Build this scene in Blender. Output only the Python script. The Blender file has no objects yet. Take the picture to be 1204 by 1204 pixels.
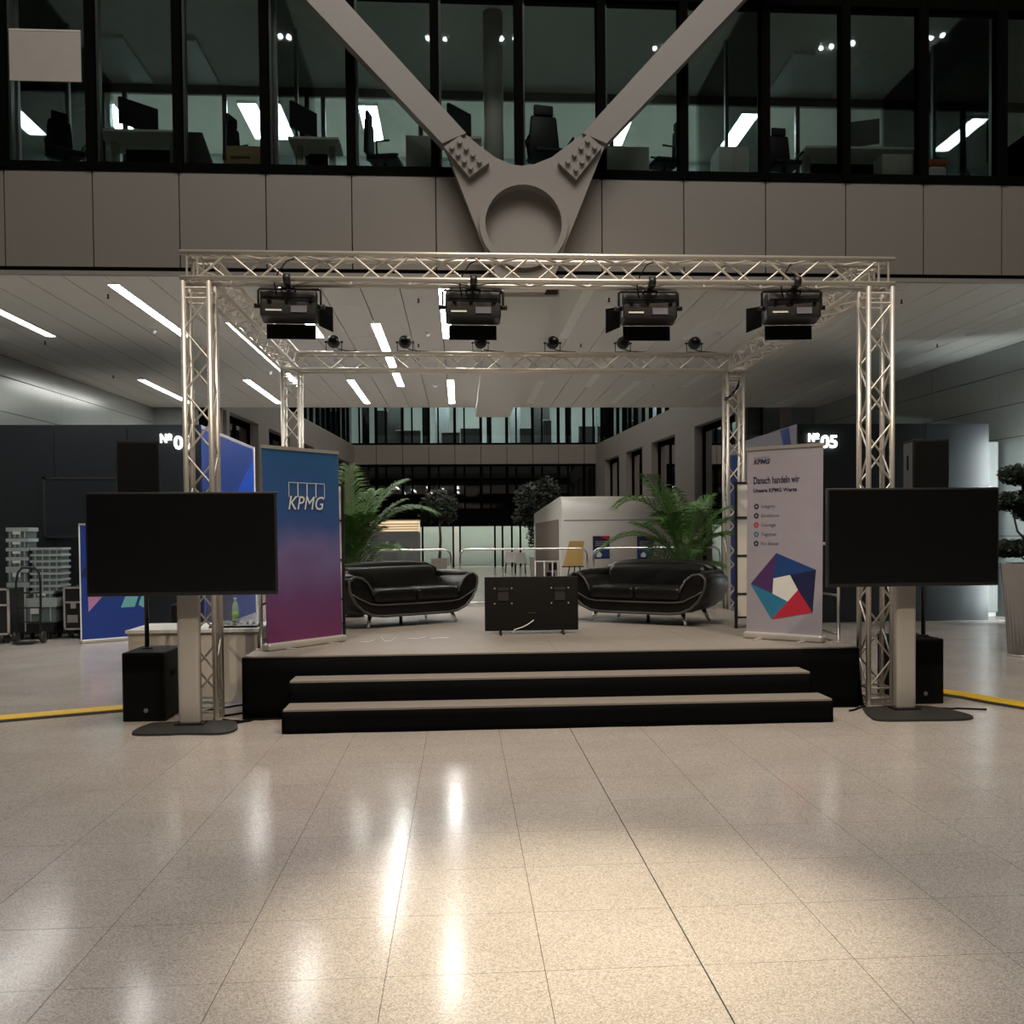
import bpy, math, random
from mathutils import Vector, Matrix
random.seed(7)
PI = math.pi
S = bpy.context.scene
COL = S.collection

# ------------------------------------------------------------------ camera
F_PX, CX, CY, EYE = 1195.0, 626.0, 659.0, 1.63          # focal length and principal point in pixels of the 1204 frame
YAW, PITCH, ROLL = math.radians(3.996), math.radians(-1.545), math.radians(-0.499)
_f = Vector((math.sin(YAW) * math.cos(PITCH), math.cos(YAW) * math.cos(PITCH), math.sin(PITCH)))
_r = Vector((math.cos(YAW), -math.sin(YAW), 0))
_u = _r.cross(_f)
CR = math.cos(ROLL) * _r + math.sin(ROLL) * _u
CU = -math.sin(ROLL) * _r + math.cos(ROLL) * _u
cam = bpy.data.cameras.new('camera')
cam.sensor_width = 36.0
cam.sensor_fit = 'HORIZONTAL'
cam.lens = 36.0 * F_PX / 1204
cam.shift_x = (602 - CX) / 1204
cam.shift_y = (CY - 602) / 1204
cam.clip_end = 300
cam_o = bpy.data.objects.new('camera', cam)
COL.objects.link(cam_o)
cam_o.matrix_world = Matrix(((CR.x, CU.x, -_f.x, 0), (CR.y, CU.y, -_f.y, 0), (CR.z, CU.z, -_f.z, EYE), (0, 0, 0, 1)))
S.camera = cam_o
S.view_settings.view_transform = 'Standard'
S.view_settings.look = 'None'
S.view_settings.gamma = 1.0
S.view_settings.use_curve_mapping = False
S.view_settings.exposure = 0.0
S.cycles.max_bounces = 8
S.cycles.diffuse_bounces = 4
S.cycles.glossy_bounces = 4
S.cycles.transparent_max_bounces = 16
S.cycles.sample_clamp_indirect = 4.0

def ray(x, y):
    return CR * ((x - CX) / F_PX) + _f + CU * (-(y - CY) / F_PX)
def on_z(x, y, z=0.0):
    d = ray(x, y); t = (z - EYE) / d.z
    return Vector((d.x * t, d.y * t, z))
def on_y(x, y, Y):
    d = ray(x, y); t = Y / d.y
    return Vector((d.x * t, Y, EYE + d.z * t))
def proj(p):
    v = Vector(p) - Vector((0, 0, EYE)); w = v.dot(_f)
    if w < 0.1: return None
    return (CX + F_PX * v.dot(CR) / w, CY - F_PX * v.dot(CU) / w)

# ------------------------------------------------------------------ world and lamps
W = bpy.data.worlds.new('night'); S.world = W; W.use_nodes = True
W.node_tree.nodes['Background'].inputs[0].default_value = (0.35, 0.42, 0.5, 1)
W.node_tree.nodes['Background'].inputs[1].default_value = 0.0

def area(name, loc, target, sx, sy, power, col):
    l = bpy.data.lights.new(name, 'AREA'); l.shape = 'RECTANGLE'; l.size = sx; l.size_y = sy; l.energy = power; l.color = col
    o = bpy.data.objects.new(name, l); COL.objects.link(o); o.location = loc
    o.rotation_euler = (Vector(target) - Vector(loc)).to_track_quat('-Z', 'Y').to_euler(); return o
def spot(name, loc, target, power, col, angle, blend=0.6, rad=0.1):
    l = bpy.data.lights.new(name, 'SPOT'); l.energy = power; l.color = col; l.spot_size = math.radians(angle); l.spot_blend = blend; l.shadow_soft_size = rad
    o = bpy.data.objects.new(name, l); COL.objects.link(o); o.location = loc
    o.rotation_euler = (Vector(target) - Vector(loc)).to_track_quat('-Z', 'Y').to_euler(); return o
WARM = (1.0, 0.80, 0.52)
# high atrium roof lamps above the place the photograph is taken from
area('atrium_roof_lamp_offscreen', (0.8, 4.0, 16.0), (0.8, 6.0, 0.0), 10, 6, 1500, (1.0, 0.93, 0.84))
spot('atrium_downlight_offscreen', (1.2, 2.4, 13.0), (0.50, 4.10, 0.0), 9000, (1.0, 0.85, 0.60), 14.5, 1.0, 0.15)
spot('atrium_downlight_offscreen', (-3.5, 1.0, 13.0), (0.2, 9.2, 2.5), 2200, (1.0, 0.82, 0.60), 46, 1.0, 0.12)
spot('atrium_downlight_offscreen', (5.0, 1.0, 13.0), (1.6, 9.2, 2.5), 2600, (1.0, 0.82, 0.60), 46, 1.0, 0.12)
# far atrium court
area('court_roof_lamp_offscreen', (0.8, 38.0, 14.0), (0.8, 38.0, 0.0), 8, 16, 780, (1.0, 0.90, 0.80))

# ------------------------------------------------------------------ materials
M = {}
def nodes(name):
    m = bpy.data.materials.new(name); m.use_nodes = True; nt = m.node_tree
    return m, nt, nt.nodes['Principled BSDF']
def mat(name, col, rough=0.5, metal=0.0, var=0.08, scale=6.0, bump=0.0, bscale=60.0, spec=None, rvar=0.0):
    m, nt, b = nodes(name)
    g = nt.nodes.new('ShaderNodeNewGeometry')
    n = nt.nodes.new('ShaderNodeTexNoise'); n.inputs['Scale'].default_value = scale; n.inputs['Detail'].default_value = 3
    nt.links.new(g.outputs['Position'], n.inputs['Vector'])
    mx = nt.nodes.new('ShaderNodeMix'); mx.data_type = 'RGBA'
    mx.inputs['A'].default_value = (*[c * (1 - var) for c in col], 1); mx.inputs['B'].default_value = (*[min(1, c * (1 + var)) for c in col], 1)
    nt.links.new(n.outputs['Fac'], mx.inputs['Factor']); nt.links.new(mx.outputs['Result'], b.inputs['Base Color'])
    b.inputs['Roughness'].default_value = rough; b.inputs['Metallic'].default_value = metal
    if spec is not None: b.inputs['Specular IOR Level'].default_value = spec
    if rvar:
        mr = nt.nodes.new('ShaderNodeMapRange'); mr.inputs['To Min'].default_value = rough - rvar; mr.inputs['To Max'].default_value = rough + rvar
        nt.links.new(n.outputs['Fac'], mr.inputs['Value']); nt.links.new(mr.outputs['Result'], b.inputs['Roughness'])
    if bump:
        n2 = nt.nodes.new('ShaderNodeTexNoise'); n2.inputs['Scale'].default_value = bscale; n2.inputs['Detail'].default_value = 4
        nt.links.new(g.outputs['Position'], n2.inputs['Vector'])
        bp = nt.nodes.new('ShaderNodeBump'); bp.inputs['Strength'].default_value = bump; bp.inputs['Distance'].default_value = 0.01
        nt.links.new(n2.outputs['Fac'], bp.inputs['Height']); nt.links.new(bp.outputs['Normal'], b.inputs['Normal'])
    M[name] = m; return m
def emit(name, col, strength):
    m, nt, b = nodes(name)
    b.inputs['Base Color'].default_value = (*col, 1); b.inputs['Emission Color'].default_value = (*col, 1); b.inputs['Emission Strength'].default_value = strength
    M[name] = m; return m
def glass(name, tint, refl=0.08, clear=1.0):
    m = bpy.data.materials.new(name); m.use_nodes = True; nt = m.node_tree; nt.nodes.clear()
    o = nt.nodes.new('ShaderNodeOutputMaterial'); t = nt.nodes.new('ShaderNodeBsdfTransparent'); g = nt.nodes.new('ShaderNodeBsdfGlossy')
    t.inputs['Color'].default_value = (*tint, 1); g.inputs['Roughness'].default_value = 0.02
    fr = nt.nodes.new('ShaderNodeFresnel'); fr.inputs['IOR'].default_value = 1.5
    mt = nt.nodes.new('ShaderNodeMath'); mt.operation = 'MULTIPLY_ADD'; mt.inputs[1].default_value = 1.0; mt.inputs[2].default_value = refl
    nt.links.new(fr.outputs[0], mt.inputs[0])
    mix = nt.nodes.new('ShaderNodeMixShader')
    nt.links.new(mt.outputs[0], mix.inputs[0]); nt.links.new(t.outputs[0], mix.inputs[1]); nt.links.new(g.outputs[0], mix.inputs[2]); nt.links.new(mix.outputs[0], o.inputs[0])
    M[name] = m; return m
def terrazzo(name):
    m, nt, b = nodes(name); g = nt.nodes.new('ShaderNodeNewGeometry')
    n = nt.nodes.new('ShaderNodeTexVoronoi'); n.inputs['Scale'].default_value = 190; n.inputs['Randomness'].default_value = 1.0; sep = nt.nodes.new('ShaderNodeSeparateColor'); nt.links.new(n.outputs['Color'], sep.inputs[0])
    nl = nt.nodes.new('ShaderNodeTexNoise'); nl.inputs['Scale'].default_value = 1.4; nl.inputs['Detail'].default_value = 3
    nt.links.new(g.outputs['Position'], n.inputs['Vector']); nt.links.new(g.outputs['Position'], nl.inputs['Vector'])
    r = nt.nodes.new('ShaderNodeValToRGB'); cr = r.color_ramp
    cr.elements[0].position = 0.05; cr.elements[0].color = (0.40, 0.355, 0.325, 1); cr.elements[1].position = 0.95; cr.elements[1].color = (0.69, 0.635, 0.595, 1)
    e = cr.elements.new(0.50); e.color = (0.555, 0.502, 0.462, 1)
    nt.links.new(sep.outputs[0], r.inputs[0])
    mx = nt.nodes.new('ShaderNodeMix'); mx.data_type = 'RGBA'; mx.blend_type = 'MULTIPLY'; mx.inputs['Factor'].default_value = 0.35
    r2 = nt.nodes.new('ShaderNodeValToRGB'); r2.color_ramp.elements[0].position = 0.3; r2.color_ramp.elements[0].color = (0.7, 0.68, 0.66, 1); r2.color_ramp.elements[1].position = 0.7
    nt.links.new(nl.outputs['Fac'], r2.inputs[0]); nt.links.new(r.outputs[0], mx.inputs['A']); nt.links.new(r2.outputs[0], mx.inputs['B'])
    nt.links.new(mx.outputs['Result'], b.inputs['Base Color'])
    mr = nt.nodes.new('ShaderNodeMapRange'); mr.inputs['To Min'].default_value = 0.11; mr.inputs['To Max'].default_value = 0.20; b.inputs['Specular IOR Level'].default_value = 0.27
    nt.links.new(nl.outputs['Fac'], mr.inputs['Value']); nt.links.new(mr.outputs['Result'], b.inputs['Roughness'])
    M[name] = m
def gradient(name, stops, z0, z1, rough=0.45):
    m, nt, b = nodes(name); g = nt.nodes.new('ShaderNodeTexCoord'); sp = nt.nodes.new('ShaderNodeSeparateXYZ')
    nt.links.new(g.outputs['Object'], sp.inputs[0])
    n = nt.nodes.new('ShaderNodeTexNoise'); n.inputs['Scale'].default_value = 1.6; n.inputs['Detail'].default_value = 1
    nt.links.new(g.outputs['Object'], n.inputs['Vector'])
    mr = nt.nodes.new('ShaderNodeMapRange'); mr.inputs['From Min'].default_value = z0; mr.inputs['From Max'].default_value = z1
    nt.links.new(sp.outputs['Z'], mr.inputs['Value'])
    ad = nt.nodes.new('ShaderNodeMath'); ad.operation = 'MULTIPLY_ADD'; ad.inputs[1].default_value = 0.35; nt.links.new(n.outputs['Fac'], ad.inputs[0])
    sb = nt.nodes.new('ShaderNodeMath'); sb.operation = 'SUBTRACT'; sb.inputs[1].default_value = 0.175
    nt.links.new(mr.outputs[0], ad.inputs[2]); nt.links.new(ad.outputs[0], sb.inputs[0])
    r = nt.nodes.new('ShaderNodeValToRGB'); cr = r.color_ramp
    cr.elements[0].position = stops[0][0]; cr.elements[0].color = (*stops[0][1], 1); cr.elements[1].position = stops[-1][0]; cr.elements[1].color = (*stops[-1][1], 1)
    for p, c in stops[1:-1]: cr.elements.new(p).color = (*c, 1)
    nt.links.new(sb.outputs[0], r.inputs[0]); nt.links.new(r.outputs[0], b.inputs['Base Color']); b.inputs['Roughness'].default_value = rough
    M[name] = m

terrazzo('terrazzo')
mat('joint', (0.035, 0.03, 0.028), 0.8)
mat('ceiling_panel', (0.63, 0.63, 0.595), 0.62, 0.0, 0.03)
mat('ceiling_void', (0.02, 0.02, 0.02), 0.9)
mat('wall_metal', (0.38, 0.405, 0.395), 0.24, 0.35, 0.04)
mat('end_wall', (0.20, 0.21, 0.21), 0.5)
mat('spandrel', (0.235, 0.215, 0.195), 0.42, 0.1, 0.03)
mat('court_wall', (0.24, 0.215, 0.195), 0.6, 0.0, 0.04)
mat('frame_black', (0.004, 0.004, 0.004), 0.7, spec=0.0)
mat('steel_paint', (0.27, 0.25, 0.235), 0.45, 0.0, 0.03)
mat('office_wall', (0.62, 0.68, 0.68), 0.6)
mat('office_ceiling', (0.80, 0.79, 0.70), 0.7)
mat('office_floor', (0.40, 0.39, 0.37), 0.8)
mat('box_black', (0.015, 0.019, 0.023), 0.38, 0.0, 0.10, 2.0)
mat('rail_steel', (0.62, 0.64, 0.62), 0.22, 0.95, 0.03)
mat('black_plastic', (0.012, 0.012, 0.013), 0.45)
mat('black_matte', (0.006, 0.006, 0.006), 0.8, spec=0.1)
mat('monitor_back', (0.008, 0.007, 0.0065), 0.6, spec=0.25)
mat('screen', (0.006, 0.006, 0.007), 0.22)
mat('speaker_black', (0.009, 0.009, 0.010), 0.7, spec=0.2, bump=0.3, bscale=200)
mat('aluminium', (0.70, 0.66, 0.60), 0.34, 0.62, 0.03, 4)
mat('brushed', (0.60, 0.57, 0.53), 0.34, 0.35, 0.04)
mat('chrome', (0.8, 0.8, 0.8), 0.12, 1.0, 0.02)
mat('stage_top', (0.30, 0.265, 0.235), 0.55, 0.0, 0.10, 9, bump=0.1)
mat('skirt', (0.004, 0.004, 0.004), 0.9, bump=0.2, bscale=8, spec=0.05)
mat('leather', (0.007, 0.0068, 0.0065), 0.36, spec=0.35, metal=0.0, var=0.15, scale=12, bump=0.12, bscale=30)
mat('piping', (0.075, 0.072, 0.068), 0.4)
mat('yellow', (0.80, 0.52, 0.03), 0.5)
mat('dark_rubber', (0.025, 0.024, 0.022), 0.6)
mat('desk_white', (0.62, 0.57, 0.51), 0.55)
mat('white', (0.80, 0.80, 0.78), 0.5)
mat('paper', (0.40, 0.37, 0.34), 0.7)
mat('panel_white', (0.62, 0.60, 0.55), 0.6)
mat('crate', (0.40, 0.46, 0.45), 0.5)
mat('crate_dark', (0.16, 0.20, 0.20), 0.5)
mat('cardboard', (0.36, 0.25, 0.14), 0.8)
mat('blue', (0.012, 0.045, 0.26), 0.4, 0, 0.1, 1.5)
mat('blue_bright', (0.01, 0.085, 0.60), 0.4, 0, 0.05)
mat('navy', (0.016, 0.020, 0.075), 0.4)
mat('purple', (0.085, 0.035, 0.14), 0.4)
mat('cobalt', (0.018, 0.06, 0.22), 0.4)
mat('teal', (0.03, 0.20, 0.36), 0.4)
mat('red', (0.50, 0.025, 0.055), 0.4)
mat('lilac', (0.36, 0.335, 0.40), 0.55)
mat('aqua', (0.16, 0.46, 0.46), 0.5)
mat('pink', (0.50, 0.22, 0.42), 0.5)
mat('ink', (0.02, 0.022, 0.06), 0.5)
mat('ink_grey', (0.16, 0.16, 0.22), 0.5)
mat('ochre', (0.72, 0.46, 0.14), 0.6)
mat('orange', (0.45, 0.12, 0.06), 0.7)
mat('bark', (0.10, 0.075, 0.05), 0.9)
mat('palm_leaf', (0.050, 0.135, 0.022), 0.42, 0, 0.5, 5)
mat('dark_leaf', (0.010, 0.020, 0.008), 0.45, 0, 0.5, 9)
mat('soil', (0.03, 0.022, 0.016), 0.9)
mat('steel_planter', (0.50, 0.49, 0.48), 0.20, 1.0, 0.05)
mat('bottle', (0.45, 0.62, 0.52), 0.15)
mat('label_green', (0.30, 0.55, 0.16), 0.5)
mat('cabinet', (0.58, 0.56, 0.50), 0.5)
mat('pavilion', (0.74, 0.70, 0.63), 0.28, 0.0, 0.02)
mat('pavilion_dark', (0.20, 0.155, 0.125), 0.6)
mat('kiosk_grey', (0.24, 0.25, 0.26), 0.6)
emit('lamp_on', (1.0, 0.985, 0.94), 28.0)
mat('lamp_off', (0.74, 0.76, 0.72), 0.35)
emit('office_lamp', (0.86, 0.98, 1.0), 30.0)
emit('far_lamp', (0.90, 1.0, 0.97), 42.0)
emit('sign_light', (1.0, 0.97, 0.90), 5.0)
emit('added_bar_glow', (0.92, 1.0, 1.0), 70.0)
emit('entrance_lamp', (1.0, 0.99, 0.86), 14.0)
emit('bulb', (0.92, 1.0, 0.97), 160.0)
mat('side_grey', (0.085, 0.085, 0.082), 0.5)
mat('far_wall', (0.60, 0.615, 0.59), 0.7, var=0.04, scale=0.5)
emit('warm_slot', (1.0, 0.80, 0.50), 0.7)
glass('pane', (0.90, 0.94, 0.93), 0.02)
glass('pane_far', (0.85, 0.92, 0.92), 0.0)
glass('pane_dark', (0.30, 0.32, 0.32), 0.05)
gradient('banner_gradient', [(0.0, (0.17, 0.035, 0.125)), (0.22, (0.14, 0.05, 0.165)), (0.45, (0.16, 0.13, 0.30)), (0.62, (0.035, 0.085, 0.27)), (1.0, (0.022, 0.105, 0.27))], 0.05, 1.9)

# ------------------------------------------------------------------ mesh helpers
class MB:
    def __init__(s): s.v = []; s.f = []; s.sm = []
    def add(s, v, f, smooth=False):
        o = len(s.v); s.v += [tuple(p) for p in v]; s.f += [tuple(i + o for i in q) for q in f]; s.sm += [smooth] * len(f); return s
    def box(s, x0, x1, y0, y1, z0, z1):
        return s.add([(x0, y0, z0), (x1, y0, z0), (x1, y1, z0), (x0, y1, z0), (x0, y0, z1), (x1, y0, z1), (x1, y1, z1), (x0, y1, z1)],
                     [(0, 3, 2, 1), (4, 5, 6, 7), (0, 1, 5, 4), (1, 2, 6, 5), (2, 3, 7, 6), (3, 0, 4, 7)])
    def cbox(s, c, d): return s.box(c[0] - d[0] / 2, c[0] + d[0] / 2, c[1] - d[1] / 2, c[1] + d[1] / 2, c[2] - d[2] / 2, c[2] + d[2] / 2)
    def hexa(s, b, t): return s.add(list(b) + list(t), [(3, 2, 1, 0), (4, 5, 6, 7), (0, 1, 5, 4), (1, 2, 6, 5), (2, 3, 7, 6), (3, 0, 4, 7)])
    def cyl(s, a, b, r, n=10, r2=None, cap=True):
        a, b = Vector(a), Vector(b); d = (b - a).normalized(); r2 = r if r2 is None else r2
        x = d.orthogonal().normalized(); y = d.cross(x); v = []
        for i in range(n):
            t = 2 * PI * i / n; e = x * math.cos(t) + y * math.sin(t); v += [a + e * r, b + e * r2]
        s.add(v, [(2 * i, 2 * ((i + 1) % n), 2 * ((i + 1) % n) + 1, 2 * i + 1) for i in range(n)], True)
        if cap:
            o = len(s.v) - 2 * n
            s.f += [tuple(o + 2 * i for i in reversed(range(n))), tuple(o + 2 * i + 1 for i in range(n))]; s.sm += [False, False]
        return s
    def tube(s, pts, r, n=8, closed=False):
        P = [Vector(p) for p in pts]; k = len(P); v = []; up = None
        R = r if isinstance(r, (list, tuple)) else [r] * k
        for i, p in enumerate(P):
            d = ((P[(i + 1) % k] if closed or i < k - 1 else p) - (P[i - 1] if closed or i > 0 else p)).normalized()
            if up is None: up = d.orthogonal().normalized()
            x = (up - d * up.dot(d)); x = x.normalized() if x.length > 1e-6 else d.orthogonal().normalized(); up = x; y = d.cross(x)
            v += [p + (x * math.cos(2 * PI * j / n) + y * math.sin(2 * PI * j / n)) * R[i] for j in range(n)]
        m = k if closed else k - 1
        s.add(v, [(i * n + j, i * n + (j + 1) % n, ((i + 1) % k) * n + (j + 1) % n, ((i + 1) % k) * n + j) for i in range(m) for j in range(n)], True)
        if not closed:
            o = len(s.v) - k * n; s.f += [tuple(o + j for j in reversed(range(n))), tuple(o + (k - 1) * n + j for j in range(n))]; s.sm += [False, False]
        return s
    def lathe(s, prof, c=(0, 0, 0), n=16, axis='Z'):
        v = []
        for (r, h) in prof:
            for j in range(n):
                a = 2 * PI * j / n; x, y = r * math.cos(a), r * math.sin(a)
                v.append({'Z': (c[0] + x, c[1] + y, c[2] + h), 'Y': (c[0] + x, c[1] + h, c[2] + y), 'X': (c[0] + h, c[1] + x, c[2] + y)}[axis])
        k = len(prof)
        s.add(v, [(i * n + j, i * n + (j + 1) % n, (i + 1) * n + (j + 1) % n, (i + 1) * n + j) for i in range(k - 1) for j in range(n)], True)
        o = len(s.v) - k * n; s.f += [tuple(o + j for j in reversed(range(n))), tuple(o + (k - 1) * n + j for j in range(n))]; s.sm += [False, False]
        return s
    def prism(s, poly, a0, a1, axis='Y', smooth=False):
        # polygon in the two other axes, extruded from a0 to a1
        def P(p, a): return {'Y': (p[0], a, p[1]), 'Z': (p[0], p[1], a), 'X': (a, p[0], p[1])}[axis]
        n = len(poly); v = [P(p, a0) for p in poly] + [P(p, a1) for p in poly]
        s.add(v, [(i, (i + 1) % n, n + (i + 1) % n, n + i) for i in range(n)], smooth)
        o = len(s.v) - 2 * n; s.f += [tuple(o + i for i in reversed(range(n))), tuple(o + n + i for i in range(n))]; s.sm += [False, False]
        return s
    def rbox(s, c, d, r, k=3, squash=None):
        # box with rounded edges
        h = [x / 2 for x in d]; n = 2 * k + 1; idx = {}; v = []; f = []
        def ticks(L): return [-L + r * (i / k) for i in range(k + 1)] + [L - r + r * (i / k) for i in range(k + 1)]
        T = [ticks(x) for x in h]; m = 2 * k + 2
        def vert(i, j, l):
            key = (i, j, l)
            if key not in idx:
                p = Vector((T[0][i], T[1][j], T[2][l])); q = Vector([max(-h[a] + r, min(h[a] - r, p[a])) for a in range(3)]); e = p - q
                if e.length > 1e-9: p = q + e.normalized() * r
                if squash: p = squash(p)
                idx[key] = len(v); v.append((p.x + c[0], p.y + c[1], p.z + c[2]))
            return idx[key]
        L = m - 1
        for a in range(L):
            for b in range(L):
                f += [(vert(a, b, 0), vert(a, b + 1, 0), vert(a + 1, b + 1, 0), vert(a + 1, b, 0)), (vert(a, b, L), vert(a + 1, b, L), vert(a + 1, b + 1, L), vert(a, b + 1, L)),
                      (vert(a, 0, b), vert(a + 1, 0, b), vert(a + 1, 0, b + 1), vert(a, 0, b + 1)), (vert(a, L, b), vert(a, L, b + 1), vert(a + 1, L, b + 1), vert(a + 1, L, b)),
                      (vert(0, a, b), vert(0, a, b + 1), vert(0, a + 1, b + 1), vert(0, a + 1, b)), (vert(L, a, b), vert(L, a + 1, b), vert(L, a + 1, b + 1), vert(L, a, b + 1))]
        return s.add(v, f, True)
    def rot(s, R, start=0):
        for i in range(start, len(s.v)): s.v[i] = tuple(R @ Vector(s.v[i]))
        return s
    def mesh(s, name, material):
        me = bpy.data.meshes.new(name); me.from_pydata(s.v, [], s.f); me.polygons.foreach_set('use_smooth', s.sm)
        if material: me.materials.append(M[material])
        me.update(); return me

def link(o, parent=None):
    COL.objects.link(o)
    if parent is not None: o.parent = parent
    return o
def tag(o, label=None, cat=None, group=None, kind=None):
    if label: o['label'] = label
    if cat: o['category'] = cat
    if group: o['group'] = group
    if kind: o['kind'] = kind
    return o
def obj(name, mb, material, parent=None, **k):
    me = mb.mesh(name, material) if isinstance(mb, MB) else mb
    return tag(link(bpy.data.objects.new(name, me), parent), **k)
def thing(name, loc, label, cat, group=None, rz=0.0):
    o = bpy.data.objects.new(name, None); o.location = loc; o.rotation_euler = (0, 0, rz); o.empty_display_size = 0.1
    return tag(link(o), label, cat, group)
def copy_tree(o, parent=None):
    c = o.copy(); COL.objects.link(c); c.parent = parent
    for ch in [x for x in bpy.data.objects if x.parent == o]: copy_tree(ch, c)
    return c
def bevel(o, w=0.01, n=2):
    m = o.modifiers.new('bevel', 'BEVEL'); m.width = w; m.segments = n; m.limit_method = 'ANGLE'; return o
def text(name, body, size, material, parent, loc, rot, extrude=0.001, shear=0.0, align='LEFT', spacing=1.0, bold=0.0, sx=1.0, **k):
    c = bpy.data.curves.new('lettering', 'FONT'); c.body = body; c.size = size; c.extrude = extrude; c.shear = shear; c.align_x = align; c.space_character = spacing; c.offset = bold; c.resolution_u = 3
    t = bpy.data.objects.new('lettering', c); COL.objects.link(t)
    bpy.context.view_layer.update()
    me = bpy.data.meshes.new_from_object(t.evaluated_get(bpy.context.evaluated_depsgraph_get()))
    bpy.data.objects.remove(t); me.materials.clear(); me.materials.append(M[material]); me.name = name
    o = bpy.data.objects.new(name, me); link(o, parent); o.location = loc; o.rotation_euler = rot; o.scale = (sx, 1, 1)
    return tag(o, **k)
UP = (PI / 2, 0, 0)                      # lettering that stands upright and faces -Y

# ================================================================== SETTING
YF, ZC, YE = 13.25, 5.0, 27.3             # facade plane, hall ceiling, end of the hall ceiling
def wxl(Y): return -8.42 + (Y - 19.0) * 0.050
def wxr(Y): return 10.08 - (Y - 18.0) * 0.041

# floor: base with terrazzo tiles laid on it
floor = obj('floor', MB().box(-16, 18, -6, 52, -0.12, -0.004), 'joint', kind='structure')
P = 0.59
tile_me = MB().box(-P / 2 + 0.0012, P / 2 - 0.0012, -P / 2 + 0.0012, P / 2 - 0.0012, -0.008, 0.0).mesh('tile', 'terrazzo')
tile_wide = MB().box(-P / 2 + 0.0045, P / 2 - 0.0012, -P / 2 + 0.0012, P / 2 - 0.0012, -0.008, 0.0).mesh('tile', 'terrazzo')
cells = []
for i in range(-28, 29):
    for j in range(-16, 82):
        x, y = 0.885 + (i + 0.5) * P, 3.73 + (j + 0.5) * P
        q = [proj((x + a, y + b, 0)) for a, b in ((-.29, -.29), (.29, -.29), (.29, .29), (-.29, .29))]
        s = 0.0
        if y > 0.8 and all(q):
            q = [(min(1204, max(0, a)), min(1204, max(0, b))) for a, b in q]
            s = abs(sum(q[k][0] * q[(k + 1) % 4][1] - q[(k + 1) % 4][0] * q[k][1] for k in range(4))) / 2
            if -1.6 < x < 3.2 and y > 8.5 and y < 15.2: s *= 0.001
        cells.append((s, i, x, y))
cells.sort(key=lambda c: -c[0])
for s, i, x, y in cells[:300]:
    o = obj('tile', tile_wide if i == 0 else tile_me, None, floor); o.location = (x, y, 0)
rest = MB(); g = P / 2 - 0.0012
for s, i, x, y in cells[300:]:
    rest.add([(x - g, y - g, 0), (x + g, y - g, 0), (x + g, y + g, 0), (x - g, y + g, 0)], [(0, 1, 2, 3)])
obj('tile', rest, 'terrazzo', floor, kind='stuff')

# hall ceiling with long metal panels
ceil = obj('ceiling', MB().box(-9.5, 11, YF + 0.02, YE, ZC + 0.03, ZC + 0.35), 'ceiling_void', kind='structure')
PX = 0.5367
cols = []
x = -0.27
cols.append((x, 0.42))
while x > -8.7: cols.append((x - PX, x)); x -= PX
x = 1.87; cols.append((1.30, x))
while x < 10.2: cols.append((x, x + PX)); x += PX
rows = [YF + 0.06, 15.2, 17.55, 19.9, 22.25, 24.6, YE]
pm = {}
for a, b in cols:
    for y0, y1 in zip(rows, rows[1:]):
        ka = (round(b - a, 3), round(y1 - y0, 3))
        if ka not in pm: pm[ka] = MB().box(-(b - a) / 2 + .007, (b - a) / 2 - .007, -(y1 - y0) / 2 + .002, (y1 - y0) / 2 - .002, 0, 0.03).mesh('ceiling_panel', 'ceiling_panel')
        xa, xb = max(a, wxl((y0 + y1) / 2) - 0.6), min(b, wxr((y0 + y1) / 2) + 0.6)
        if xb - xa < 0.1: continue
        o = obj('ceiling_panel', pm[ka], None, ceil); o.location = ((a + b) / 2, (y0 + y1) / 2, ZC)
# dropped beam casing in the middle
beam = obj('trim_1', MB().box(0.44, 1.30, YF + 0.12, 27.1, 4.76, 5.01), 'joint', kind='structure')
for y0, y1 in zip([13.4, 15.2, 17.0, 19.9, 22.25, 24.6], [15.2, 17.0, 19.9, 22.25, 24.6, 27.1]):
    obj('casing_panel', MB().box(0.42, 1.32, y0 + .003, y1 - .003, 4.73, 4.77), 'ceiling_panel', beam)
obj('casing_side', MB().box(0.415, 0.43, 13.4, 27.1, 4.74, 5.01), 'ceiling_panel', beam)
obj('casing_side', MB().box(1.31, 1.325, 13.4, 27.1, 4.74, 5.01), 'ceiling_panel', beam)
obj('casing_end', MB().box(0.40, 1.335, 27.08, 27.12, 4.72, 5.01), 'ceiling_panel', beam)

# side walls of the hall, metal cladding
def side_wall(name, fx, sgn, joints_y, zj):
    y0, y1 = joints_y[0], joints_y[-1]
    def quad(mb, ya, yb, za, zb, off, th):
        a, b = fx(ya) - sgn * off, fx(yb) - sgn * off
        mb.hexa([(a, ya, za), (b, yb, za), (b + sgn * th, yb, za), (a + sgn * th, ya, za)], [(a, ya, zb), (b, yb, zb), (b + sgn * th, yb, zb), (a + sgn * th, ya, zb)])
        return mb
    w = obj(name, quad(MB(), y0, y1, 0, ZC + 0.1, 0, 0.2), 'joint', kind='structure')
    for za, zb in zip(zj, zj[1:]):
        for ya, yb in zip(joints_y, joints_y[1:]):
            obj('cladding_panel', quad(MB(), ya + .004, yb - .004, za + .007, zb - .007, 0.02, 0.019), 'wall_metal', w)
    return w
side_wall('wall_left', wxl, -1, [13.4, 16.35, 19.07, 21.8, 24.5, YE], [0, 0.9, 1.5, 2.1, 2.7, 3.3, 3.95, 4.6, ZC])
side_wall('wall_right', wxr, 1, [13.4, 15.9, 18.4, 20.9, 23.6, YE], [0, 0.9, 1.5, 2.1, 2.7, 3.3, 3.9, 4.5, ZC])

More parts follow.
